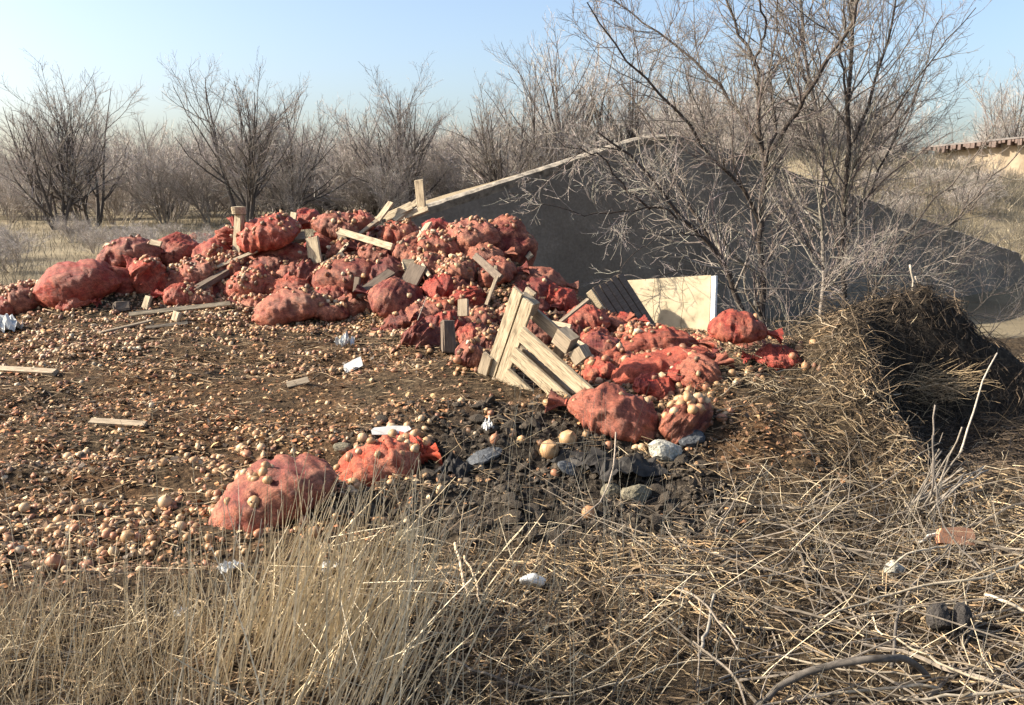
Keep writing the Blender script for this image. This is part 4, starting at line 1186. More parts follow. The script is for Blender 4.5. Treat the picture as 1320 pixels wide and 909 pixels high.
# broken pallet: u runs along the slats, v up the outer edge, n out of the deck
def pallet():
    o = hit(630, 482, 0.0)
    D = o.y
    u = Vector((0.64, -0.52, -0.45)).normalized()
    v = Vector((0.18, -0.30, 0.69)); v = (v - u * v.dot(u)).normalized()
    n = u.cross(v)
    if n.y > 0: n = -n
    s = D / (CP * F)
    root = obj('broken_pallet', None, label='broken pale wooden pallet tipped on edge at the foot of the heap', cat='pallet', loc=tuple(o))
    root.matrix_world = Matrix(((u.x, v.x, n.x, o.x), (u.y, v.y, n.y, o.y), (u.z, v.z, n.z, o.z), (0, 0, 0, 1)))
    r = random.Random(4)
    def slat(name, u0, v0, u1, v1, w, t, dn, mat='wood_pale'):
        WK[0] += 1
        L = math.hypot(u1 - u0, v1 - v0)
        me = box_mesh(name, L, w, t, M[mat], 0.003, (0, 0, 0), WK[0], 0.004)
        ob = obj(name, me, root)
        ob.location = ((u0 + u1) / 2, (v0 + v1) / 2, dn); ob.rotation_euler = (0, 0, math.atan2(v1 - v0, u1 - u0))
    slat('edge_board', 0.015, -0.12, 0.015, 0.76, 0.095, 0.024, 0.003)
    slat('edge_board', 0.122, -0.10, 0.122, 0.74, 0.10, 0.022, 0.000)
    slat('edge_board', -0.025, -0.16, -0.035, 0.16, 0.09, 0.024, 0.032, 'wood_grey')
    slat('slat', 0.165, 0.505, 1.12, 0.455, 0.115, 0.022, 0.026)
    slat('slat', 0.165, 0.325, 0.98, 0.285, 0.115, 0.022, 0.027)
    slat('slat', 0.165, 0.135, 0.72, 0.105, 0.115, 0.022, 0.025)
    slat('slat', 0.06, -0.02, 0.42, -0.05, 0.10, 0.022, 0.026)
    for vv in (0.06, 0.40, 0.66):
        slat('pallet_block', 0.0, vv, 0.145, vv, 0.10, 0.09, -0.062, 'wood_grey')
    slat('pallet_block', 0.40, 0.64, 0.53, 0.63, 0.12, 0.09, -0.06, 'wood_grey')
    slat('pallet_block', 0.56, 0.62, 0.64, 0.58, 0.12, 0.08, -0.08, 'wood_grey')
    slat('rear_slat', 0.0, 0.60, 0.62, 0.57, 0.10, 0.022, -0.122, 'wood_grey')
    slat('rear_slat', 0.0, 0.25, 0.80, 0.22, 0.10, 0.022, -0.122, 'wood_grey')
    slat('rear_slat', 0.40, -0.05, 0.40, 0.60, 0.09, 0.022, -0.145, 'wood_grey')
    slat('rear_slat', 0.015, -0.1, 0.015, 0.72, 0.09, 0.022, -0.145, 'wood_grey')
pallet()

def crate_side():
    tl = pix(764, 372, 8.9)
    s = 8.9 / (CP * F)
    a = Vector((0.84, 0.50, 0.05)).normalized()
    dn = (pix(806, 436, 8.75) - tl).normalized()
    a = (a - dn * a.dot(dn)).normalized()
    n = dn.cross(a)
    if n.y > 0: n = -n
    H_ = (pix(806, 436, 8.75) - tl).length + 0.05
    root = obj('slatted_crate', None, label='dark slatted crate side leaning in shade before the cream panel', cat='crate')
    root.matrix_world = Matrix(((a.x, dn.x, n.x, tl.x), (a.y, dn.y, n.y, tl.y), (a.z, dn.z, n.z, tl.z), (0, 0, 0, 1)))
    W_ = 0.44
    k = 5; w = W_ / k
    for i in range(k):
        WK[0] += 1
        ob = obj('slat', box_mesh('slat', w - 0.010 - 0.002 * (i % 2), H_, 0.020, M['wood_dark'], 0.003, (0, 0, 0), WK[0], 0.003), root)
        ob.location = ((i + 0.5) * w, H_ / 2 + 0.008 * ((i * 7) % 3 - 1), 0); ob.rotation_euler = (0, 0, 0.008 * ((i * 5) % 3 - 1))
    for vv in (0.05, H_ * 0.55, H_ - 0.10):
        WK[0] += 1
        ob = obj('stringer', box_mesh('stringer', W_, 0.07, 0.09, M['wood_grey'], 0.004, (0, 0, 0), WK[0], 0.003), root)
        ob.location = (W_ / 2, vv, -0.058)
    ob = obj('end_board', box_mesh('end_board', 0.022, H_ * 0.96, 0.11, M['wood_pale'], 0.003, (0, 0, 0), 77, 0.003), root)
    ob.location = (-0.014, H_ * 0.48, -0.052)
crate_side()

def cream_panel():
    m = simple_mat('cream_panel', [(0.28, (0.19, 0.15, 0.095)), (0.42, (0.38, 0.31, 0.20)), (0.7, (0.47, 0.395, 0.27))], 5, 0.8, 0.25, 0.004, 7)
    D = 9.9
    tl = pix(803, 362, D + 0.42); tr = pix(917, 355, D - 0.12)
    a = (tr - tl); W_ = a.length; a.normalize()
    dn = Vector((0.10, -0.42, -1)); dn = (dn - a * dn.dot(a)).normalized()
    n = dn.cross(a)
    if n.y > 0: n = -n
    root = obj('cream_panel', None, label='pale cream cracked panel leaning back behind the smooth red sack', cat='panel')
    root.matrix_world = Matrix(((a.x, dn.x, n.x, tl.x), (a.y, dn.y, n.y, tl.y), (a.z, dn.z, n.z, tl.z), (0, 0, 0, 1)))
    H_ = 0.85
    # three sheets with cracks between them
    for i, (x0, x1) in enumerate(((0, 0.37), (0.373, 0.70), (0.703, 1.0))):
        r = random.Random(i + 3)
        n_ = 8
        V = []
        for q in range(n_ + 1):
            y = H_ * q / n_
            j0 = 0 if i == 0 else 0.012 * math.sin(q * 1.9 + i) ; j1 = 0 if i == 2 else 0.012 * math.sin(q * 1.9 + i + 1) - 0.003
            V += [[W_ * x0 + j0, y, 0.012 + 0.002 * i], [W_ * x1 + j1, y, 0.012 + 0.002 * i], [W_ * x1 + j1, y, -0.012], [W_ * x0 + j0, y, -0.012]]
        Q = [[q * 4 + c, q * 4 + (c + 1) % 4, q * 4 + 4 + (c + 1) % 4, q * 4 + 4 + c] for q in range(n_) for c in range(4)] + [[0, 1, 2, 3], [n_ * 4 + 3, n_ * 4 + 2, n_ * 4 + 1, n_ * 4]]
        obj('sheet', mesh_np('sheet', np.array(V), np.array(Q), None, False, m), root)
    ob = obj('white_edge_strip', box_mesh('white_edge_strip', 0.07, H_, 0.03, M['white'], 0.004, (0, 0, 0), 5, 0.003), root)
    ob.location = (W_ + 0.035, H_ / 2 + 0.01, 0.006); ob.rotation_euler = (0, -0.35, 0.0)
cream_panel()

# ------------------------------------------------------------------ onions, skins, clods
def onion_unit(seed, nu=7, nv=8):
    r = np.random.default_rng(seed)
    V = [[0, 0, -0.46]]
    for a in np.linspace(0.16, 0.86, nu):
        th = math.pi * (a - 0.5)
        z = 0.47 * math.sin(th); rr = 0.5 * math.cos(th) ** 0.85
        for k in range(nv):
            q = 2 * math.pi * k / nv
            V.append([rr * math.cos(q) * (1 + r.normal(0, .04)), rr * math.sin(q) * (1 + r.normal(0, .04)), z])
    for k in range(nv):
        q = 2 * math.pi * k / nv
        V.append([0.075 * math.cos(q), 0.075 * math.sin(q), 0.53])
    for k in range(nv):
        q = 2 * math.pi * k / nv
        V.append([0.055 * math.cos(q) + 0.03, 0.055 * math.sin(q), 0.66])
    V.append([0.04, 0, 0.70])
    rings = nu + 2
    Q = [[1 + i * nv + k, 1 + i * nv + (k + 1) % nv, 1 + (i + 1) * nv + (k + 1) % nv, 1 + (i + 1) * nv + k] for i in range(rings - 1) for k in range(nv)]
    T = [[0, 1 + (k + 1) % nv, 1 + k] for k in range(nv)] + [[len(V) - 1, 1 + (rings - 1) * nv + k, 1 + (rings - 1) * nv + (k + 1) % nv] for k in range(nv)]
    return np.array(V), np.array(Q), np.array(T)

def rand_rot(rng, n):
    q = rng.normal(size=(n, 4)); q /= np.linalg.norm(q, axis=1, keepdims=True)
    w, x, y, z = q.T
    return np.stack([np.stack([1 - 2 * (y * y + z * z), 2 * (x * y - z * w), 2 * (x * z + y * w)], -1),
                     np.stack([2 * (x * y + z * w), 1 - 2 * (x * x + z * z), 2 * (y * z - x * w)], -1),
                     np.stack([2 * (x * z - y * w), 2 * (y * z + x * w), 1 - 2 * (x * x + y * y)], -1)], 1)

def scatter_mesh(name, unit, P, S, R, col, mat, smooth=True):
    V0, Q0, T0 = unit
    n = len(P); m = len(V0)
    S = S[:, None] if S.ndim == 1 else S
    V = np.einsum('nij,nmj->nmi', R, V0[None] * S[:, None, :]) + P[:, None]
    off = (np.arange(n) * m)[:, None, None]
    F_ = []
    if len(Q0): F_.append((Q0[None] + off).reshape(-1, 4))
    if len(T0): F_.append((T0[None] + off).reshape(-1, 3))
    return mesh_np(name, V.reshape(-1, 3), F_, np.repeat(col, m, 0), smooth, mat)

ONC = np.array([[0.46, 0.28, 0.14], [0.40, 0.22, 0.11], [0.54, 0.38, 0.22], [0.35, 0.165, 0.09], [0.60, 0.47, 0.31], [0.27, 0.13, 0.075], [0.17, 0.10, 0.06]])
def onion_cols(rng, n, w=(0.24, 0.22, 0.12, 0.17, 0.06, 0.11, 0.08)):
    return ONC[rng.choice(len(ONC), n, p=w)] * rng.uniform(0.75, 1.12, (n, 1))

def sample_zone(rng, n, x0, x1, y0, y1, dens):
    x = rng.uniform(x0, x1, n); y = rng.uniform(y0, y1, n)
    k = rng.random(n) < dens(x, y)
    return x[k], y[k]

def onion_density(x, y):
    on, st, cl, gr = zones(x, y)
    band = sm(0.0, 0.16, fbm(x * 0.8 + 3, y * 1.9, 71, 4))
    heapd = np.interp(x, RX, RY) - y
    near_heap = sm(3.3, 1.6, heapd)            # thick drift at the foot of the sacks
    left = sm(-0.6, -2.4, x)
    low = sm(5.4, 4.2, y) * left
    d = on * (0.05 + 0.50 * band * (0.12 + 0.88 * left) + 1.0 * near_heap * (0.5 + 0.5 * band) + 0.22 * low)
    crest = sm(1.9, 2.2, x) * (1 - sm(3.1, 3.4, x)) * sm(8.2, 8.6, y) * (1 - sm(9.6, 10.0, y))
    return np.clip(d + crest, 0, 1)

OR = np.random.default_rng(303)
ox, oy = sample_zone(OR, 31000, -7.2, 3.4, 3.9, 11.2, onion_density)
_k = np.abs(ox / oy) < 0.70
ox, oy = ox[_k], oy[_k]
osz = OR.uniform(0.024, 0.054, len(ox)) * (1 + 0.15 * (OR.random(len(ox)) < .1))
oz = H(ox, oy) + osz * OR.uniform(-0.12, 0.28, len(ox))
OP = np.stack([ox, oy, oz], 1)
# onions heaped on and between the sacks
EP = []; ES = []
for p, L, W, T, X, Y, Z, style, root in SACK_INFO:
    nn = {'net': 46, 'lumpy': 9, 'full': 0, 'limp': 5, 'fold': 3}[style]
    if root['label'].startswith(('gaping', 'red bag tapering', 'split red', 'torn orange', 'scrap of bright')): nn = 15
    for q in range(nn):
        s = OR.uniform(0.04, 0.064)
        a = OR.uniform(-0.46, 0.46) * L
        if root['label'].startswith('gaping'): a = OR.normal(0.12, 0.07) * L
        b = OR.normal(0, 0.26) * W
        zz = 0.47 * T * math.sqrt(max(0.02, 1 - (2 * a / L) ** 2)) * math.sqrt(max(0.02, 1 - min(1, (2 * b / W) ** 2))) + (0.012 if style != 'net' else 0.006)
        if style == 'net': zz -= 0.012
        v = p + X * a + Y * b
        EP.append([v.x, v.y, top_at(v.x, v.y) + s * OR.uniform(-0.25, 0.2)]); ES.append(s)
    for q in range(26):     # drift round its foot
        s = OR.uniform(0.036, 0.06)
        v = p + X * OR.uniform(-0.75, 0.75) * L + Y * OR.uniform(-1.0, 1.0) * W
        g_ = h1(v.x, v.y)
        if top_at(v.x, v.y) - g_ < 0.02:
            EP.append([v.x, v.y, g_ + s * OR.uniform(0.0, 0.35)]); ES.append(s)
EP = np.array(EP); ES = np.array(ES)
n_slope = len(OP)
OP = np.concatenate([OP, EP]); osz = np.concatenate([osz, ES])
ocol = np.concatenate([onion_cols(OR, n_slope), onion_cols(OR, len(EP), (0.17, 0.2, 0.05, 0.24, 0.03, 0.18, 0.13))])
oR = rand_rot(OR, len(OP))
OS3 = osz[:, None] * np.stack([OR.uniform(0.8, 1.15, len(OP)), OR.uniform(0.8, 1.15, len(OP)), OR.uniform(0.75, 1.25, len(OP))], 1)
dist = np.linalg.norm(OP - np.array([0, 0, CAMZ]), axis=1)
vis = (np.abs(OP[:, 0] / OP[:, 1]) < 0.575) & (OP[:, 1] > 3.2)
score = np.where(vis, osz / dist, 0)
order = np.argsort(-score)
big, rest = order[:290], order[290:]
UNITS = [onion_unit(900 + k) for k in range(5)]
LOWU = onion_unit(950, 3, 5)
obj('onions', scatter_mesh('onions', LOWU, OP[rest], OS3[rest], oR[rest], ocol[rest], M['onion']), kind='stuff', label='thousands of small loose onions strewn over the slope and between the sacks', cat='onions')
OM = []
for k in range(5):
    for c in range(5):
        V0, Q0, T0 = UNITS[k]
        cc = np.tile((ONC[[0, 1, 2, 3, 0][c]] * [1, .9, .95, 1, .8][c])[None], (len(V0), 1))
        cc[V0[:, 2] > 0.5] *= 0.7
        OM.append(mesh_np('onion', V0, [Q0, T0], cc, True, M['onion']))
for q in big:
    o = obj('onion', OM[int(OR.integers(0, 25))], None, 'loose yellow-brown onion lying among onion skins on the near slope', 'onion', 'loose onions on the near slope')
    o.matrix_world = Matrix.Translation(Vector(OP[q])) @ Matrix([list(r_) for r_ in oR[q]]).to_4x4() @ Matrix.Diagonal((*[float(t_) * 1.06 for t_ in OS3[q]], 1))

def special_onion(px, py, dpx, lab, k, rot=(0.5, 0.3, 0.2)):
    p = hit(px, py, 0.03)
    s = dpx * p.y / (CP * F)
    o = obj('onion', OM[k], None, lab, 'onion', None)
    o.location = p; o.scale = (s, s, s * 0.95); o.rotation_euler = rot
special_onion(708, 580, 27, 'big golden onion on the dark clods, the lower of the touching pair', 0, (0.9, 0.2, 0.4))
special_onion(732, 566, 25, 'big golden onion on the dark clods, the upper of the touching pair', 5, (0.6, -0.4, 1.0))
special_onion(759, 661, 20, 'single tan onion on the straw below the brown stones', 1, (0.3, 0.5, 0.1))
special_onion(213, 648, 21, 'pale round onion with an upright neck on the slope above the grass', 2, (0.1, 0.2, 0.2))
special_onion(165, 692, 20, 'whitish bare onion beside a dark hollow above the grass', 4, (0.5, 1.0, 0.2))
special_onion(70, 725, 24, 'reddish brown pointed onion at the edge of the grass', 3, (0.2, 0.2, 0.2))

# onion skins and leaf scraps
def skins():
    rng = np.random.default_rng(404)
    def dens(x, y):
        on, st, cl, gr = zones(x, y)
        b = sm(-0.25, 0.25, fbm(x * 1.1, y * 2.0, 75, 4))
        return np.clip(on * (0.25 + 0.75 * b) * (1 - 0.93 * cl) + 0.02 * cl, 0, 1)
    x, y = sample_zone(rng, 100000, -6.5, 2.4, 3.7, 10.8, dens)
    n = len(x)
    P = np.stack([x, y, H(x, y) + rng.uniform(0.002, 0.02, n)], 1)
    V0 = np.array([[-.5, -.3, .0], [0, -.42, .16], [.5, -.2, .05], [.45, .3, .0], [0, .42, .18], [-.45, .28, .06]])
    Q0 = np.array([[0, 1, 4, 5], [1, 2, 3, 4]])
    cols = np.array([[0.50, 0.25, 0.105], [0.54, 0.345, 0.165], [0.42, 0.175, 0.08], [0.60, 0.45, 0.27], [0.29, 0.155, 0.08], [0.19, 0.115, 0.062], [0.08, 0.055, 0.035]])
    band = sm(-0.15, 0.2, fbm(x * 0.9, y * 1.8, 88, 3))
    idx = rng.choice(7, n, p=(0.20, 0.15, 0.19, 0.08, 0.17, 0.12, 0.09))
    dk = (rng.random(n) > 0.18 + 0.68 * band) | (rng.random(n) < 0.65 * sm(-2.0, 0.3, x) * sm(4.6, 5.4, y))
    idx = np.where(dk, rng.integers(4, 7, n), idx)
    S = rng.gamma(2.6, 0.0060, n) + 0.007
    S = np.stack([S, S * rng.uniform(0.4, 1, n), S], 1)
    R = rand_rot(rng, n)
    # flatten most of them
    yaw = rng.uniform(0, 6.28, n); c, s = np.cos(yaw), np.sin(yaw); z0 = np.zeros(n)
    tx = rng.normal(0, 0.45, n); ty = rng.normal(0, 0.45, n)
    Rz = np.stack([np.stack([c, -s, -tx], -1), np.stack([s, c, -ty], -1), np.stack([tx * c + ty * s, -tx * s + ty * c, z0 + 1], -1)], 1)
    Rz /= np.linalg.norm(Rz, axis=1, keepdims=True)
    me = scatter_mesh('onion_skins', (V0, Q0, np.zeros((0, 3), int)), P, S, Rz, cols[idx] * rng.uniform(0.7, 1.2, (n, 1)), M['skins'], False)
    obj('onion_skins', me, kind='stuff', label='papery brown onion skins trampled over the whole slope', cat='onion skins')
skins()

def fibres():
    rng = np.random.default_rng(909)
    x, y = sample_zone(rng, 15000, -6.5, 2.0, 3.8, 10.0, lambda a, b: zones(a, b)[0] * (0.3 + 0.7 * sm(-.2, .2, fbm(a * 0.9, b * 1.9, 99, 3))))
    n = len(x); yaw = rng.normal(0.1, 0.7, n)
    ln = rng.gamma(2.5, 0.03, n) + 0.03
    D = np.stack([np.cos(yaw), np.sin(yaw), 0.11 * np.sin(yaw) + rng.normal(0.02, .14, n)], 1)
    mid = np.stack([x, y, H(x, y) + rng.uniform(.003, .02, n)], 1)
    P = np.stack([mid - D * ln[:, None] / 2, mid + rng.normal(0, .006, (n, 3)), mid + D * ln[:, None] / 2], 1)
    R = (0.0012 + rng.gamma(1.6, .0007, n))[:, None] * np.array([[1, 1, .6]])
    pal = np.array([[0.15, 0.095, 0.05], [0.27, 0.18, 0.095], [0.40, 0.29, 0.17], [0.06, 0.042, 0.026]])
    c = pal[rng.integers(0, 4, n)] * rng.uniform(.7, 1.2, (n, 1))
    obj('slope_litter', tube_mesh('slope_litter', [(P, R, 3, c)], M['straw']), kind='stuff', label='short fibres and twig scraps trodden into the onion slope', cat='litter')
fibres()

def rock_unit(seed, flat=0.6, sub=2):
    import bmesh
    bm = bmesh.new(); bmesh.ops.create_icosphere(bm, subdivisions=sub, radius=0.5)
    r = np.random.default_rng(seed)
    dirs = r.normal(size=(9, 3)); dirs /= np.linalg.norm(dirs, axis=1, keepdims=True); lim = r.uniform(0.28, 0.45, 9)
    V = []
    for v in bm.verts:
        p = np.array(v.co)
        for d, q in zip(dirs, lim):
            t = p @ d
            if t > q: p = p - d * (t - q) * 0.9
        p = p * np.array([1, 0.85, flat]) + r.normal(0, 0.012, 3)
        V.append(p)
    T = np.array([[v.index for v in f.verts] for f in bm.faces]); bm.free()
    return np.array(V), np.zeros((0, 4), int), T

def clods():
    rng = np.random.default_rng(505)
    def dens(x, y):
        on, st, cl, gr = zones(x, y)
        return np.clip(cl * 1.2, 0, 1)
    x, y = sample_zone(rng, 7000, -1.7, 1.8, 3.9, 6.0, dens)
    n = len(x)
    S = rng.gamma(1.6, 0.016, n) + 0.014
    S = np.minimum(S, 0.115)
    S[S > 0.05] *= 0.9
    P = np.stack([x, y, H(x, y) + S * 0.15], 1)
    R = rand_rot(rng, n)
    ya = rng.uniform(0, 6.28, n)
    for q in range(n):
        R[q] = np.array(Matrix.Rotation(ya[q], 3, 'Z') @ Matrix.Rotation(rng.normal(0, .45), 3, 'X') @ Matrix.Rotation(rng.normal(0, .45), 3, 'Y'))
    o_ = np.argsort(-S); big, rest = o_[:45], o_[45:]
    u = [rock_unit(600 + k, 0.38, 2) for k in range(4)]
    low = rock_unit(610, 0.5, 1)
    me = scatter_mesh('soil_crumbs', low, P[rest], S[rest], R[rest], np.ones((len(rest), 3)) * .5, M['clod'], False)
    obj('soil_crumbs', me, kind='stuff', label='black crumbs of soil and rotted matter along the edge of the dumped layer', cat='soil')
    ms = [mesh_np('soil_clod', a[0], a[2], None, False, M['clod']) for a in u]
    for k, q in enumerate(big):
        o = obj('soil_clod', ms[k % 4], None, 'black lump of soil in the dark band below the pallet', 'clod', 'black soil lumps in the dark band')
        o.matrix_world = Matrix.Translation(Vector(P[q])) @ Matrix([list(r_) for r_ in R[q]]).to_4x4() @ Matrix.Scale(float(S[q]) * 1.2, 4)
clods()

def stone(px, py, wpx, hpx, mat, label, seed, name='stone', cat='stone', rot=0.0, off=0.3, flat=0.75):
    p = hit(px, py, 0.03); s = p.y / (CP * F)
    V, Q, T = rock_unit(seed, flat, 3)
    o = obj(name, mesh_np(name, V, T, None, False, M[mat]), None, label, cat)
    o.location = p; o.scale = (wpx * s * 1.1, wpx * s * 0.9, hpx * s * 1.3); o.rotation_euler = (0.1, rot, 0.3)
    return o
stone(858, 584, 60, 46, 'grey_stone', 'pale craggy boulder at the end of the black clods under the torn maroon netting', 701, rot=0.5)
stone(890, 566, 40, 26, 'slate', 'dark grey lump wedged behind the pale craggy boulder', 702)
stone(822, 637, 44, 26, 'brown_stone', 'broad brown stone on the straw, larger of two lying together', 703, rot=0.1)
stone(788, 633, 28, 22, 'brown_stone', 'small brown stone against the side of the broad brown one', 704)
stone(625, 588, 46, 26, 'slate', 'blue-black slab of slate among the clods below the crumpled white scrap', 705, flat=0.4, rot=-0.3)
stone(735, 605, 36, 26, 'slate', 'dark angular shard in the black hollow under the golden onions', 706, flat=0.5, rot=0.5)
stone(530, 690, 40, 34, 'brown_stone', 'greenish flat stone half hidden by the standing grass stems', 707, flat=0.5)
stone(1152, 735, 28, 30, 'grey_stone', 'small pale grey stone on the straw beside the terracotta shard', 708)
stone(440, 578, 26, 16, 'brown_stone', 'little mossy stone behind the two torn front sacks', 709)

def shard(px, py, wpx, hpx, t, mat, label, name, cat, rot=(0, 0, 0), off=0.03, seed=1):
    """thin irregular plate with thickness"""
    p = hit(px, py, off); s = p.y / (CP * F)
    r = random.Random(seed)
    pts = [(-.5, -.42), (-.1, -.5), (.38, -.46), (.5, -.05), (.44, .42), (.05, .5), (-.44, .4), (-.53, 0.02)]
    pts = [Vector(((x + r.uniform(-.05, .05)) * wpx * s, (y + r.uniform(-.07, .07)) * hpx * s, 0)) for x, y in pts]
    o = obj(name, poly_prism_mesh(name, pts, Vector((0, 0, t)), M[mat]), None, label, cat)
    o.location = p; o.rotation_euler = rot
    return o
shard(1230, 692, 58, 24, 0.03, 'tile', 'flat terracotta tile shard on the straw', 'tile_shard', 'tile', (1.0, 0.10, 0.2), 0.06, 3)
shard(505, 555, 48, 12, 0.012, 'white', 'narrow white strip lying on the dark soil above the torn orange netting', 'plastic_strip', 'strip', (0.9, -0.03, 0.05), 0.03, 4)
shard(456, 471, 26, 16, 0.008, 'white', 'small whitish flap of plastic on the soil below the crumpled upright scrap', 'plastic_scrap', 'scrap', (0.9, -0.4, 0.2), 0.03, 5)

def crumple(px, py, wpx, hpx, mat, label, name, cat, seed, off=0.03):
    p = hit(px, py, off); s = p.y / (CP * F)
    r = np.random.default_rng(seed)
    n = 13
    g = np.linspace(-1, 1, n); a, b = np.meshgrid(g, g, indexing='ij')
    z = np.abs(fbm(a * 1.8 + seed, b * 1.8, seed)) * 1.3 + 0.45 * (1 - a * a) * (1 - b * b) - 0.1
    X = a + 0.22 * vnoise(a * 3, b * 3, seed + 1); Y = b + 0.22 * vnoise(a * 3, b * 3, seed + 2)
    V = np.stack([X.ravel() * wpx * s * .5, Y.ravel() * wpx * s * .35, z.ravel() * hpx * s * .8], 1)
    i, j = np.meshgrid(np.arange(n - 1), np.arange(n - 1), indexing='ij'); q = i * n + j
    Q = np.stack([q, q + n, q + n + 1, q + 1], -1).reshape(-1, 4)
    o = obj(name, mesh_np(name, V, Q, None, False, M[mat]), None, label, cat)
    md = o.modifiers.new('thickness', 'SOLIDIFY'); md.thickness = 0.004
    o.location = p; o.rotation_euler = (0, 0, r.uniform(0, 3))
    return o
M['film'] = simple_mat('black_plastic_film', [(0.3, (0.012, 0.011, 0.010)), (0.7, (0.045, 0.040, 0.036))], 14, 0.7, 0.4, 0.006, spec=0.15)
crumple(752, 598, 84, 34, 'film', 'torn black plastic film crumpled right under the two golden onions', 'plastic_film', 'film', 31, 0.02)
crumple(806, 606, 90, 30, 'film', 'black plastic film bunched above the broad brown stone', 'plastic_film', 'film', 32, 0.02)
crumple(588, 606, 60, 26, 'film', 'small heap of black film between the slate slab and the orange netting', 'plastic_film', 'film', 33, 0.02)
crumple(8, 424, 44, 30, 'white', 'crumpled whitish bag at the picture edge beside the onion slope', 'plastic_bag', 'bag', 21, 0.02)
crumple(445, 444, 22, 24, 'white', 'crumpled whitish scrap standing up on the trampled soil', 'plastic_scrap', 'scrap', 22)
crumple(628, 552, 16, 18, 'white', 'small crumpled white scrap on the clods above the slate slab', 'paper_scrap', 'scrap', 23)
crumple(297, 733, 30, 22, 'white', 'crushed white litter in the grass below the gaping sack', 'plastic_wrapper', 'wrapper', 24)
crumple(426, 733, 24, 14, 'white', 'flattened bluish white wrapper deep among the grass stems', 'plastic_wrapper', 'wrapper', 25)
crumple(232, 790, 20, 12, 'white', 'tiny white scrap low in the grass', 'paper_scrap', 'scrap', 26)

def foam():
    p = hit(685, 748, 0.06); s = p.y / (CP * F)
    V, Q, T = rock_unit(31, 0.7, 3)
    o = obj('foam_lump', mesh_np('foam_lump', V, T, None, True, M['white']), None, 'bright white oval foam lump on the brown straw', 'foam')
    o.location = p; o.scale = (40 * s, 26 * s, 30 * s); o.rotation_euler = (0.1, 0.15, 0.2)
    c = hit(1226, 797, 0.07); s = c.y / (CP * F)
    root = obj('charred_stump', None, label='black charred log end split down the middle, lying in the straw', cat='log', loc=tuple(c))
    for k, (x, w) in enumerate(((-14, 36), (14, 26))):
        V, Q, T = rock_unit(41 + k, 0.9, 3)
        q = obj('log_half', mesh_np('log_half', V, T, None, False, M['char']), root)
        q.location = (x * s, 0, 0); q.scale = (w * s * 1.1, 50 * s, 46 * s)
foam()

# ------------------------------------------------------------------ sticks and thick stalks on the straw
def stick(pts, r_px, label, mat='straw', name='stick', cat='stick', group=None, col=None, off=None, seed=0, n=14, depths=None, kind=None, sides=7):
    P = []
    for k, q in enumerate(pts):
        o_ = q[2] if len(q) > 2 else 0.02
        if depths: P.append(pix(q[0], q[1], depths[k]))
        else: P.append(hit(q[0], q[1], o_))
    s = P[0].y / (CP * F)
    rr = np.asarray(r_px, float) * s * (0.9 if np.max(r_px) > 5.5 else 0.52)
    V, Fs = cap_tube(P, rr if rr.ndim else [rr, rr * 0.6], sides, n, seed, 0.0035)
    org = np.array(P[0])
    me = mesh_np(name, V - org, Fs, np.tile(np.asarray(col if col is not None else (0.40, 0.33, 0.23))[None], (len(V), 1)), True, M[mat])
    return obj(name, me, None, label, cat, group, loc=tuple(org))
stick([(975, 915, .03), (1005, 885, .07), (1060, 860, .13), (1130, 850, .16), (1178, 855, .10), (1200, 880, 0.0)], [4.6, 6.0, 6.0, 5], 'thick dark grey branch arching over the straw near the bottom edge', 'hose', 'branch', 'branch', sides=10, n=22)
stick([(1000, 845, .03), (1080, 862, .05), (1200, 872, .05)], [3, 2.6], 'pale straight stalk passing under the arching grey branch', seed=1, n=10, group='thick dry stalks on the straw', col=(0.34, 0.28, 0.2))
stick([(1010, 905, .03), (1090, 892, .05), (1210, 884, .06)], [4.5, 4.5], 'thick pale stalk lying level below the arching branch', seed=2, n=10, group='thick dry stalks on the straw', col=(0.40, 0.33, 0.23))
stick([(1150, 820, .10), (1240, 868, .06), (1330, 895, .03)], [2.5, 4], 'long pale stalk slanting down to the corner past the charred log end', seed=3, n=12, group='thick dry stalks on the straw', col=(0.36, 0.3, 0.21))
stick([(1160, 903, .04), (1240, 896, .05), (1335, 888, .05)], [4, 5], 'thick grey stalk along the bottom corner', seed=4, n=10, group='thick dry stalks on the straw', col=(0.34, 0.29, 0.215))
stick([(1060, 795, .04), (1130, 772, .07), (1200, 752, .08), (1265, 745, .08), (1330, 720, .10)], [3, 4.5], 'long pale curved stalk rising across the straw above the charred log end', seed=5, n=18, group='thick dry stalks on the straw', col=(0.37, 0.31, 0.22))
stick([(1090, 800, .03), (1180, 785, .06), (1290, 770, .05)], [2.4, 2.4], 'thin pale stalk parallel to the long curved one', seed=6, n=12, group='thick dry stalks on the straw', col=(0.34, 0.28, 0.2))
stick([(1140, 738, .05), (1175, 712, .10), (1225, 702, .12)], [2.2, 3], 'whitish peeled stalk over the small pale grey stone', seed=7, n=10, group='thick dry stalks on the straw', col=(0.48, 0.41, 0.3))
stick([(1186, 697, .05), (1216, 684, .08)], [4, 4], 'short white peeled stick against the terracotta shard', seed=8, n=6, col=(0.72, 0.66, 0.55))
stick([(1270, 765, .06), (1300, 778, .06), (1335, 798, .04)], [4, 4.5], 'stout pale stalk leaving the picture edge above the corner', seed=9, n=8, group='thick dry stalks on the straw', col=(0.54, 0.46, 0.34))
stick([(1150, 860, .03), (1155, 810, .05), (1162, 775, .08)], [5, 4.5], 'short dark stub standing on the straw inside the arch of the grey branch', 'hose', seed=10, n=8)
stick([(900, 850, .03), (915, 800, .10), (922, 765, .20)], [5, 4], 'pale-barked broken stem leaning up in the middle of the straw', seed=11, n=10, col=(0.30, 0.265, 0.215))
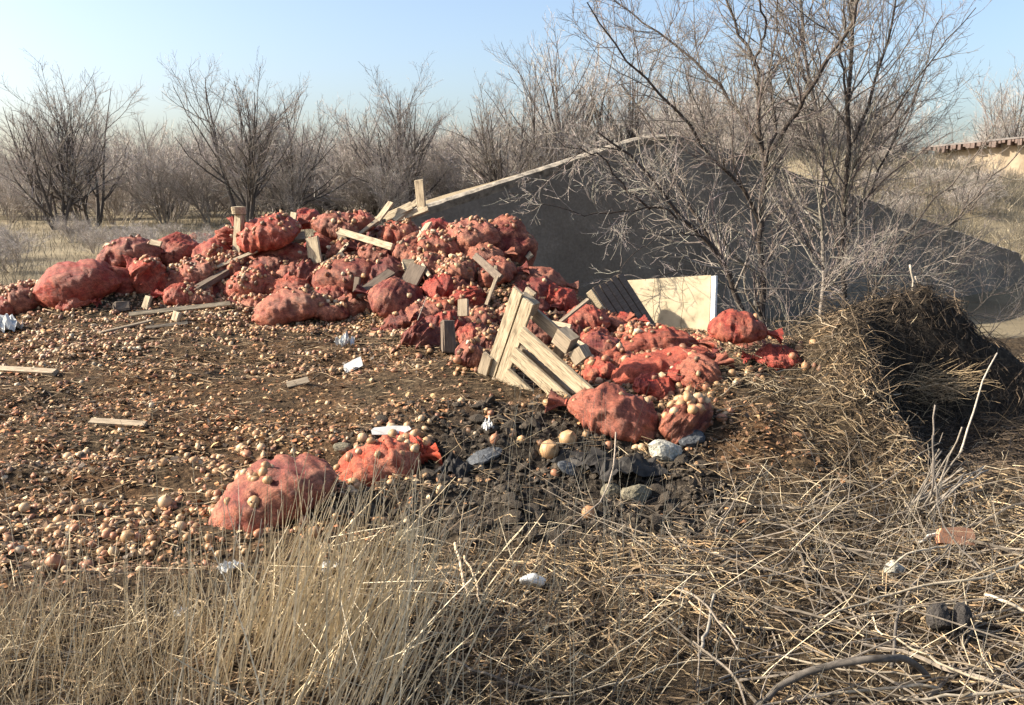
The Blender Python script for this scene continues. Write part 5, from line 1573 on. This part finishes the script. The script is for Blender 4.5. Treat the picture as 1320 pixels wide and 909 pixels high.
stick([(560, 835, .05), (620, 868, .06), (700, 890, .04), (740, 893, .03)], [3, 4], 'dark crooked twig lying low in the middle foreground', 'hose', seed=12, n=12)
stick([(585, 700, .12), (596, 740, .08), (603, 775, .03)], [4, 3.5], 'short tan stick poking up beside the grass stems', seed=13, n=8, col=(0.50, 0.38, 0.25))
stick([(598, 715, .10), (612, 745, .07), (620, 780, .03)], [3, 2.5], 'thinner tan stick crossing the short one beside the grass stems', seed=14, n=8, col=(0.46, 0.35, 0.23))
stick([(712, 700, .14), (780, 635, .2), (795, 558, .35)], [1.6, 2.4], 'long slanting dry stem crossing the black clods', seed=15, n=8, col=(0.36, 0.29, 0.22), depths=[4.0, 4.45, 4.9])
stick([(690, 905, .03), (800, 880, .05), (880, 853, .05), (960, 850, .05)], [2.2, 2.4], 'long pale stem lying level along the bottom of the straw', seed=16, n=14, group='thick dry stalks on the straw', col=(0.50, 0.41, 0.28))
stick([(700, 900, .02), (790, 850, .10), (865, 790, .12), (900, 750, .06)], [2.2, 1.5], 'pale bent reed rising through the middle of the straw', seed=17, n=14, group='thick dry stalks on the straw', col=(0.52, 0.43, 0.29))
stick([(1180, 395), (1176, 365), (1173, 341)], [3.2, 2.6], 'bare stick standing on the very top of the straw heap', seed=18, n=6, col=(0.44, 0.38, 0.30), depths=[6.8, 6.78, 6.76])
stick([(1188, 395), (1186, 375), (1179, 356)], [2.4, 2.2], 'shorter crooked stick beside the one on top of the straw heap', seed=19, n=6, col=(0.40, 0.34, 0.27), depths=[6.85, 6.83, 6.8])
stick([(1236, 592), (1250, 545), (1268, 490), (1284, 455)], [2.8, 1.8], 'pale bare shoot slanting up before the black hollow of the straw heap', seed=20, n=8, col=(0.42, 0.36, 0.29), depths=[4.9, 4.95, 5.0, 5.05])
stick([(1201, 640), (1203, 580), (1205, 522)], [2.6, 2.2], 'upright grey stem standing before the black hollow of the straw heap', seed=21, n=8, col=(0.20, 0.17, 0.14), depths=[4.4, 4.42, 4.45])
stick([(1203, 560), (1207, 640), (1225, 690), (1262, 735), (1300, 800), (1330, 850)], [2.0, 2.4], 'dark whip-like stem drooping over the terracotta shard', 'hose', seed=22, n=18, depths=[4.3, 4.1, 3.9, 3.7, 3.45, 3.3])
GF = 'fan of pale cut stalks below the straw heap'
rng_f = random.Random(61)
FAN = ['lowest pale cut stalk of the fan', 'steepest pale cut stalk of the fan', 'thick pale cut stalk inside the fan', 'shortest pale cut stalk of the fan', 'forked-looking pale cut stalk of the fan', 'outermost pale cut stalk leaning over the shadow']
for k in range(16):
    x0 = 1175 + rng_f.uniform(-12, 25); y0 = 655 + rng_f.uniform(-15, 12)
    a = math.radians(rng_f.uniform(20, 68)); ln = rng_f.uniform(60, 135)
    d0 = hit(x0, y0, 0.03).y
    stick([(x0, y0), (x0 + ln * .5 * math.cos(a), y0 - ln * .5 * math.sin(a) - 2), (x0 + ln * math.cos(a), y0 - ln * math.sin(a))], [2.6, 2.0],
          'pale dry cut stalk fanning up from the straw before the black hollow', seed=80 + k, n=6, group=GF, col=tuple(np.array([0.28, 0.24, 0.19]) * rng_f.uniform(.6, 1.15)), depths=[d0, d0 + rng_f.uniform(-.05, .2), d0 + rng_f.uniform(-.1, .45)])
# twigs in front of the heap foot
stick([(518, 458), (535, 420), (550, 383)], [1.6, 1.2], 'thin dead twig leaning on the slack red sack at the heap foot', seed=30, n=6, col=(0.30, 0.24, 0.19), depths=[7.2, 7.5, 7.8])
stick([(532, 453), (552, 442), (565, 428)], [1.6, 1.3], 'short bent twig between the dead twig and the dark post stump', seed=31, n=6, col=(0.34, 0.27, 0.21), depths=[7.2, 7.25, 7.4])

# ------------------------------------------------------------------ straw litter
def straw_litter():
    rng = np.random.default_rng(606)
    def dens(x, y):
        on, st, cl, gr = zones(x, y)
        pat = 0.25 + 0.75 * sm(-0.3, 0.25, fbm(x * 1.3, y * 1.3, 91, 3))
        return np.clip(st * pat * sm(8.6, 7.8, y), 0, 1)
    x, y = sample_zone(rng, 66000, -2.6, 5.2, 2.1, 8.4, dens)
    n = len(x)
    z = H(x, y)
    e = 0.06
    gx = (H(x + e, y) - H(x - e, y)) / (2 * e); gy = (H(x, y + e) - H(x, y - e)) / (2 * e)
    gx = np.clip(gx, -1.6, 1.6); gy = np.clip(gy, -1.6, 1.6)
    yaw = rng.normal(0.5, 0.9, n) + np.where(rng.random(n) < 0.55, rng.uniform(0, 3.14, n), 0)
    D = np.stack([np.cos(yaw), np.sin(yaw), np.cos(yaw) * gx + np.sin(yaw) * gy + rng.normal(0, 0.16, n)], 1)
    D /= np.linalg.norm(D, axis=1, keepdims=True)
    ln = rng.gamma(2.6, 0.038, n) + 0.03
    mid = np.stack([x, y, z + np.abs(rng.normal(0.008, 0.022, n))], 1)
    side = np.stack([-np.sin(yaw), np.cos(yaw), 0 * yaw], 1)
    bend = rng.normal(0, 0.13, n)[:, None] * ln[:, None]
    kk = rng.normal(0, 0.10, (n, 1)) * ln[:, None]
    P = np.stack([mid - D * ln[:, None] / 2, mid - D * ln[:, None] * .12 + side * bend + np.array([0, 0, 1]) * np.abs(bend) * .5, mid + D * ln[:, None] * .2 + side * kk, mid + D * ln[:, None] / 2 - np.array([0, 0, .3]) * np.abs(kk)], 1)
    rad = 0.0011 + rng.gamma(2.0, 0.0006, n)
    R = rad[:, None] * np.array([[1, 1, 1, 0.7]])
    pal = np.array([[0.35, 0.255, 0.145], [0.25, 0.172, 0.095], [0.44, 0.335, 0.20], [0.17, 0.12, 0.075], [0.10, 0.072, 0.048], [0.52, 0.42, 0.27], [0.33, 0.215, 0.115], [0.045, 0.034, 0.025]])
    idx = rng.choice(8, n, p=(0.18, 0.19, 0.09, 0.19, 0.17, 0.04, 0.06, 0.08))
    # weathered straw on the dung heap, blacker in the hollow where shade is painted in
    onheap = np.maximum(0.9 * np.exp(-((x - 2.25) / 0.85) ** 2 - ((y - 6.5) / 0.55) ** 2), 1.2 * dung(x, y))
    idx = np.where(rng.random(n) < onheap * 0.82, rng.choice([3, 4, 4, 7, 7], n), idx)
    tone = 0.62 + 0.75 * sm(-0.35, 0.35, fbm(x * 1.1 + 5, y * 1.1, 93, 3))
    c = pal[idx] * rng.uniform(0.6, 1.25, (n, 1)) * tone[:, None]
    me = tube_mesh('straw_litter', [(P, R, 3, c)], M['straw'])
    obj('straw_litter', me, kind='stuff', label='matted brown straw litter covering the ground and the dung heap', cat='straw')
    # coarse long stalks
    x, y = sample_zone(rng, 1500, -1.2, 4.6, 2.2, 6.4, lambda a, b: zones(a, b)[1] * (1 - 0.85 * dung(a, b)) * (0.35 + 0.65 * sm(0.8, 2.0, a)))
    n = len(x); z = H(x, y)
    yaw = rng.normal(0.35, 0.55, n) + np.where(rng.random(n) < .35, rng.uniform(0, 3.1, n), 0)
    ln = rng.gamma(3.2, 0.085, n) + 0.1
    D = np.stack([np.cos(yaw), np.sin(yaw), rng.normal(0.05, 0.14, n)], 1)
    mid = np.stack([x, y, z + rng.uniform(0.01, 0.07, n)], 1)
    ts = np.linspace(-.5, .5, 6)
    side = np.stack([-np.sin(yaw), np.cos(yaw), 0 * yaw + .3], 1)
    bend = rng.normal(0, 0.42, n)
    P = mid[:, None] + D[:, None] * (ln[:, None] * ts[None])[..., None] + side[:, None] * ((bend * ln)[:, None] * (0.25 - ts[None] ** 2))[..., None]
    P[:, 1:5] += rng.normal(0, 0.012, (n, 4, 3))
    P[..., 2] = np.maximum(P[..., 2], H(P[..., 0].ravel(), P[..., 1].ravel()).reshape(P.shape[:2]) + 0.004)
    R = (0.0014 + rng.gamma(1.7, 0.0007, n))[:, None] * np.linspace(1, .6, 6)[None]
    c = np.array([[0.37, 0.295, 0.195]]) * rng.uniform(0.4, 1.25, (n, 1))
    obj('dry_stalks', tube_mesh('dry_stalks', [(P, R, 4, c)], M['straw']), kind='stuff', label='long dry stalks strewn over the straw litter', cat='stalks')
    # tangle of fallen twigs
    n = 330
    x = rng.uniform(0.7, 3.1, n) + 0 ; y = rng.uniform(2.35, 4.5, n); x = x * (0.55 + 0.45 * y / 4.5)
    yaw = rng.normal(0.25, 0.45, n) + np.where(rng.random(n) < .25, rng.uniform(0, 3.1, n), 0)
    ln = rng.gamma(3.5, 0.13, n) + 0.15
    D = np.stack([np.cos(yaw), np.sin(yaw), rng.normal(0.04, 0.13, n)], 1)
    P = [np.stack([x, y, H(x, y) + rng.uniform(0.005, 0.05, n)], 1)]
    for k in range(8):
        D = D + rng.normal(0, .12, D.shape) - np.array([0, 0, 1]) * (D[:, 2:3] * .25); D /= np.linalg.norm(D, axis=1, keepdims=True)
        P.append(P[-1] + D * (ln / 8)[:, None])
    P = np.stack(P, 1)
    P[..., 2] = np.maximum(P[..., 2], H(P[..., 0].ravel(), P[..., 1].ravel()).reshape(P.shape[:2]) + 0.004)
    R = (0.0022 + rng.gamma(1.8, .0011, n))[:, None] * np.linspace(1, .45, 9)[None]
    PB, RB = spawn(rng, P, R, 420, (0.2, .95), (25, 60), (0.2, 0.5), 5, 0.02, 0.16, 0.6, 0.0014)
    tc_ = np.array([[0.24, 0.20, 0.155]])
    obj('fallen_twigs', tube_mesh('fallen_twigs', [(P, R, 5, tc_ * rng.uniform(.45, 1.35, (n, 1))), (PB, RB, 4, tc_ * rng.uniform(.5, 1.4, (420, 1)))], M['bark']), kind='stuff', label='tangle of grey-brown fallen twigs on the near straw', cat='twigs')
    # bristling strands on the dung heap
    n = 5200
    x = rng.normal(2.7, 0.65, n); y = rng.normal(6.35, 0.5, n); z = H(x, y)
    yaw = rng.uniform(-0.5, 3.6, n)
    D = np.stack([np.cos(yaw) * 0.8, np.sin(yaw) * 0.8 - 0.15, rng.normal(0.3, 0.5, n)], 1)
    ln = rng.gamma(2.5, 0.06, n) + 0.04
    P = [np.stack([x, y, z - .01], 1)]
    for k in range(4):
        D = D + np.array([0, 0, -0.20]) + rng.normal(0, .26, D.shape); D /= np.linalg.norm(D, axis=1, keepdims=True)
        P.append(P[-1] + D * (ln / 4)[:, None])
    P = np.stack(P, 1)
    R = rng.uniform(0.0014, 0.003, n)[:, None] * np.linspace(1, .5, 5)[None]
    dung_shade = dung(x, y)[:, None]
    c = np.array([[0.15, 0.11, 0.068]]) * rng.uniform(0.25, 1.8, (n, 1)) * (1 - 0.72 * dung_shade)  # strands darkened as dung and for the hollow's shade, painted into their colour
    # a pale tuft sticking out of the dark side
    o_ = hit(1195, 500, 0.05); m_ = 420
    q0 = np.array(o_)[None] + rng.normal(0, 1, (m_, 3)) * np.array([.16, .10, .07])
    dd = np.stack([rng.normal(.55, .5, m_), rng.normal(-.5, .35, m_), rng.normal(.35, .4, m_)], 1); dd /= np.linalg.norm(dd, axis=1, keepdims=True)
    l_ = rng.uniform(.08, .26, m_)
    PT = np.stack([q0 + dd * (l_ * t)[:, None] + np.array([0, 0, -.10]) * (l_ * t * t)[:, None] for t in np.linspace(0, 1, 5)], 1)
    P = np.concatenate([P, PT]); R = np.concatenate([R, rng.uniform(.0016, .003, m_)[:, None] * np.linspace(1, .5, 5)[None]])
    c = np.concatenate([c, np.array([[.42, .31, .18]]) * rng.uniform(.5, 1.2, (m_, 1))])
    obj('hanging_straw', tube_mesh('hanging_straw', [(P, R, 3, c)], M['straw']), kind='stuff', label='bristling dark straw strands hanging over the dung heap', cat='straw')
straw_litter()

# ------------------------------------------------------------------ standing dry grass
def grass():
    rng = np.random.default_rng(707)
    def stems(n, xf, yf, hmin, hmax, rmin, rmax, lean, curve, pal, N=6, spread=0.14):
        x = xf(n); y = yf(n); z = H(x, y)
        h_ = rng.uniform(hmin, hmax, n)
        D = np.stack([rng.normal(lean, spread, n) + 0.5 * vnoise(x * 5, y * 5, 3), rng.normal(0.02, spread, n) + 0.5 * vnoise(x * 5 + 9, y * 5, 4), np.ones(n)], 1)
        snap = (rng.random(n) < 0.14)[:, None]; sd = np.stack([rng.normal(0, .8, n), rng.normal(0, .8, n), rng.uniform(-1.2, -.1, n)], 1)
        D /= np.linalg.norm(D, axis=1, keepdims=True)
        P = [np.stack([x, y, z - 0.02], 1)]
        cv = np.stack([rng.normal(curve, abs(curve) + .05, n), rng.normal(0, .06, n), -np.abs(rng.normal(0, .03, n))], 1)
        for k in range(N - 1):
            D = D + cv / (N - 1) + (snap * sd * 1.6 if k == N - 3 else 0) + rng.normal(0, .035, D.shape); D /= np.linalg.norm(D, axis=1, keepdims=True)
            P.append(P[-1] + D * (h_ / (N - 1))[:, None])
        P = np.stack(P, 1)
        R = rng.uniform(rmin, rmax, n)[:, None] * np.linspace(1, .45, N)[None]
        c = np.asarray(pal)[rng.integers(0, len(pal), n)] * rng.uniform(0.75, 1.15, (n, 1))
        return P, R, 3, c
    pal = [(0.70, 0.585, 0.39), (0.64, 0.525, 0.34), (0.76, 0.65, 0.455), (0.52, 0.415, 0.26)]
    U = lambda a, b: (lambda n: rng.uniform(a, b, n))
    def cl(a, b, m, s):      # clumped
        return lambda n: np.clip(rng.uniform(a, b, m)[rng.integers(0, m, n)] + rng.normal(0, s, n), a - .2, b + .2)
    sets = []
    # dense stand in the lower left third
    sets.append(stems(290, cl(-1.1, -0.38, 60, .05), cl(2.45, 3.4, 50, .08), 0.42, 0.82, .0018, .0034, 0.16, 0.10, pal))
    sets.append(stems(170, cl(-0.85, -0.2, 50, .04), cl(2.6, 3.6, 50, .08), 0.35, 0.70, .0017, .0032, 0.22, 0.12, pal))
    # fine bushy grass at the left edge
    sets.append(stems(900, cl(-2.4, -1.1, 120, .05), cl(2.4, 3.3, 90, .08), 0.12, 0.40, .0010, .0021, 0.06, 0.10, [(0.56, 0.45, 0.28), (0.62, 0.51, 0.33), (0.44, 0.345, 0.21)], 5, 0.28))
    sets.append(stems(190, U(-2.4, -0.9), U(2.5, 3.7), 0.30, 0.6, .0013, .0023, 0.05, 0.06, pal))
    # undergrowth
    sets.append(stems(1000, U(-1.6, 0.5), U(2.3, 3.7), 0.06, 0.26, .0011, .0023, 0.2, 0.3, [(0.44, 0.35, 0.22), (0.34, 0.265, 0.165), (0.54, 0.44, 0.285)], 4, 0.5))
    # sparse stems over the straw
    sets.append(stems(80, U(-0.2, 0.75), U(2.6, 4.2), 0.35, 0.95, .0011, .0018, 0.05, 0.05, pal, 6, 0.12))
    sets.append(stems(170, U(0.3, 2.6), U(2.5, 4.6), 0.12, 0.45, .0010, .0020, 0.1, 0.2, pal, 5, 0.35))
    sets.append(stems(120, U(1.7, 3.0), U(3.2, 4.6), 0.15, 0.5, .0012, .0024, 0.15, 0.1, [(0.40, 0.34, 0.26)], 5, 0.3))
    # lone tall stems
    sets.append(stems(26, U(-1.6, 0.6), U(3.2, 4.2), 0.75, 1.15, .0012, .0017, 0.02, 0.03, [(0.36, 0.29, 0.19)], 7, 0.05))
    obj('tall_grass', tube_mesh('tall_grass', sets, M['straw']), kind='stuff', label='tall dry straw-coloured grass stems standing along the near edge', cat='grass')
    # distant dry grass
    n = 17000
    y = 11.5 + 34 * rng.random(n) ** 1.4; x = rng.uniform(-0.62, 0.70, n) * y
    k = (x < 3 + 0 * y) | (y > 17.5); k &= ~((y < 22) & (x > -3.2 + (y - 12) * .0) & (x < 5))
    x, y = x[k], y[k]
    yb = rng.uniform(18, 33, 7000); xb = rng.uniform(0.33, 0.66, 7000) * yb
    x = np.concatenate([x, xb]); y = np.concatenate([y, yb]); n = len(x); z = H(x, y)
    tuft = sm(-0.2, 0.25, fbm(x * 0.5, y * 0.5, 97, 3))
    h_ = rng.uniform(0.15, 0.62, n) * (0.30 + 1.1 * tuft)
    D = np.stack([rng.normal(0.1, .35, n), rng.normal(0, .35, n), np.ones(n)], 1)
    P = [np.stack([x, y, z - .03], 1)]
    for q in range(2):
        D = D + rng.normal(0, .15, D.shape); D /= np.linalg.norm(D, axis=1, keepdims=True)
        P.append(P[-1] + D * (h_ / 2)[:, None])
    P = np.stack(P, 1)
    R = (0.00028 * y)[:, None] * rng.uniform(.6, 1.4, (n, 1)) * np.array([[1, .8, .3]])
    c = np.array([[0.36, 0.305, 0.21]]) * rng.uniform(0.5, 1.25, (n, 1))
    obj('meadow_grass', tube_mesh('meadow_grass', [(P, R, 3, c)], M['straw']), kind='stuff', label='pale dry meadow grass before the treeline and on the bank', cat='grass')
grass()
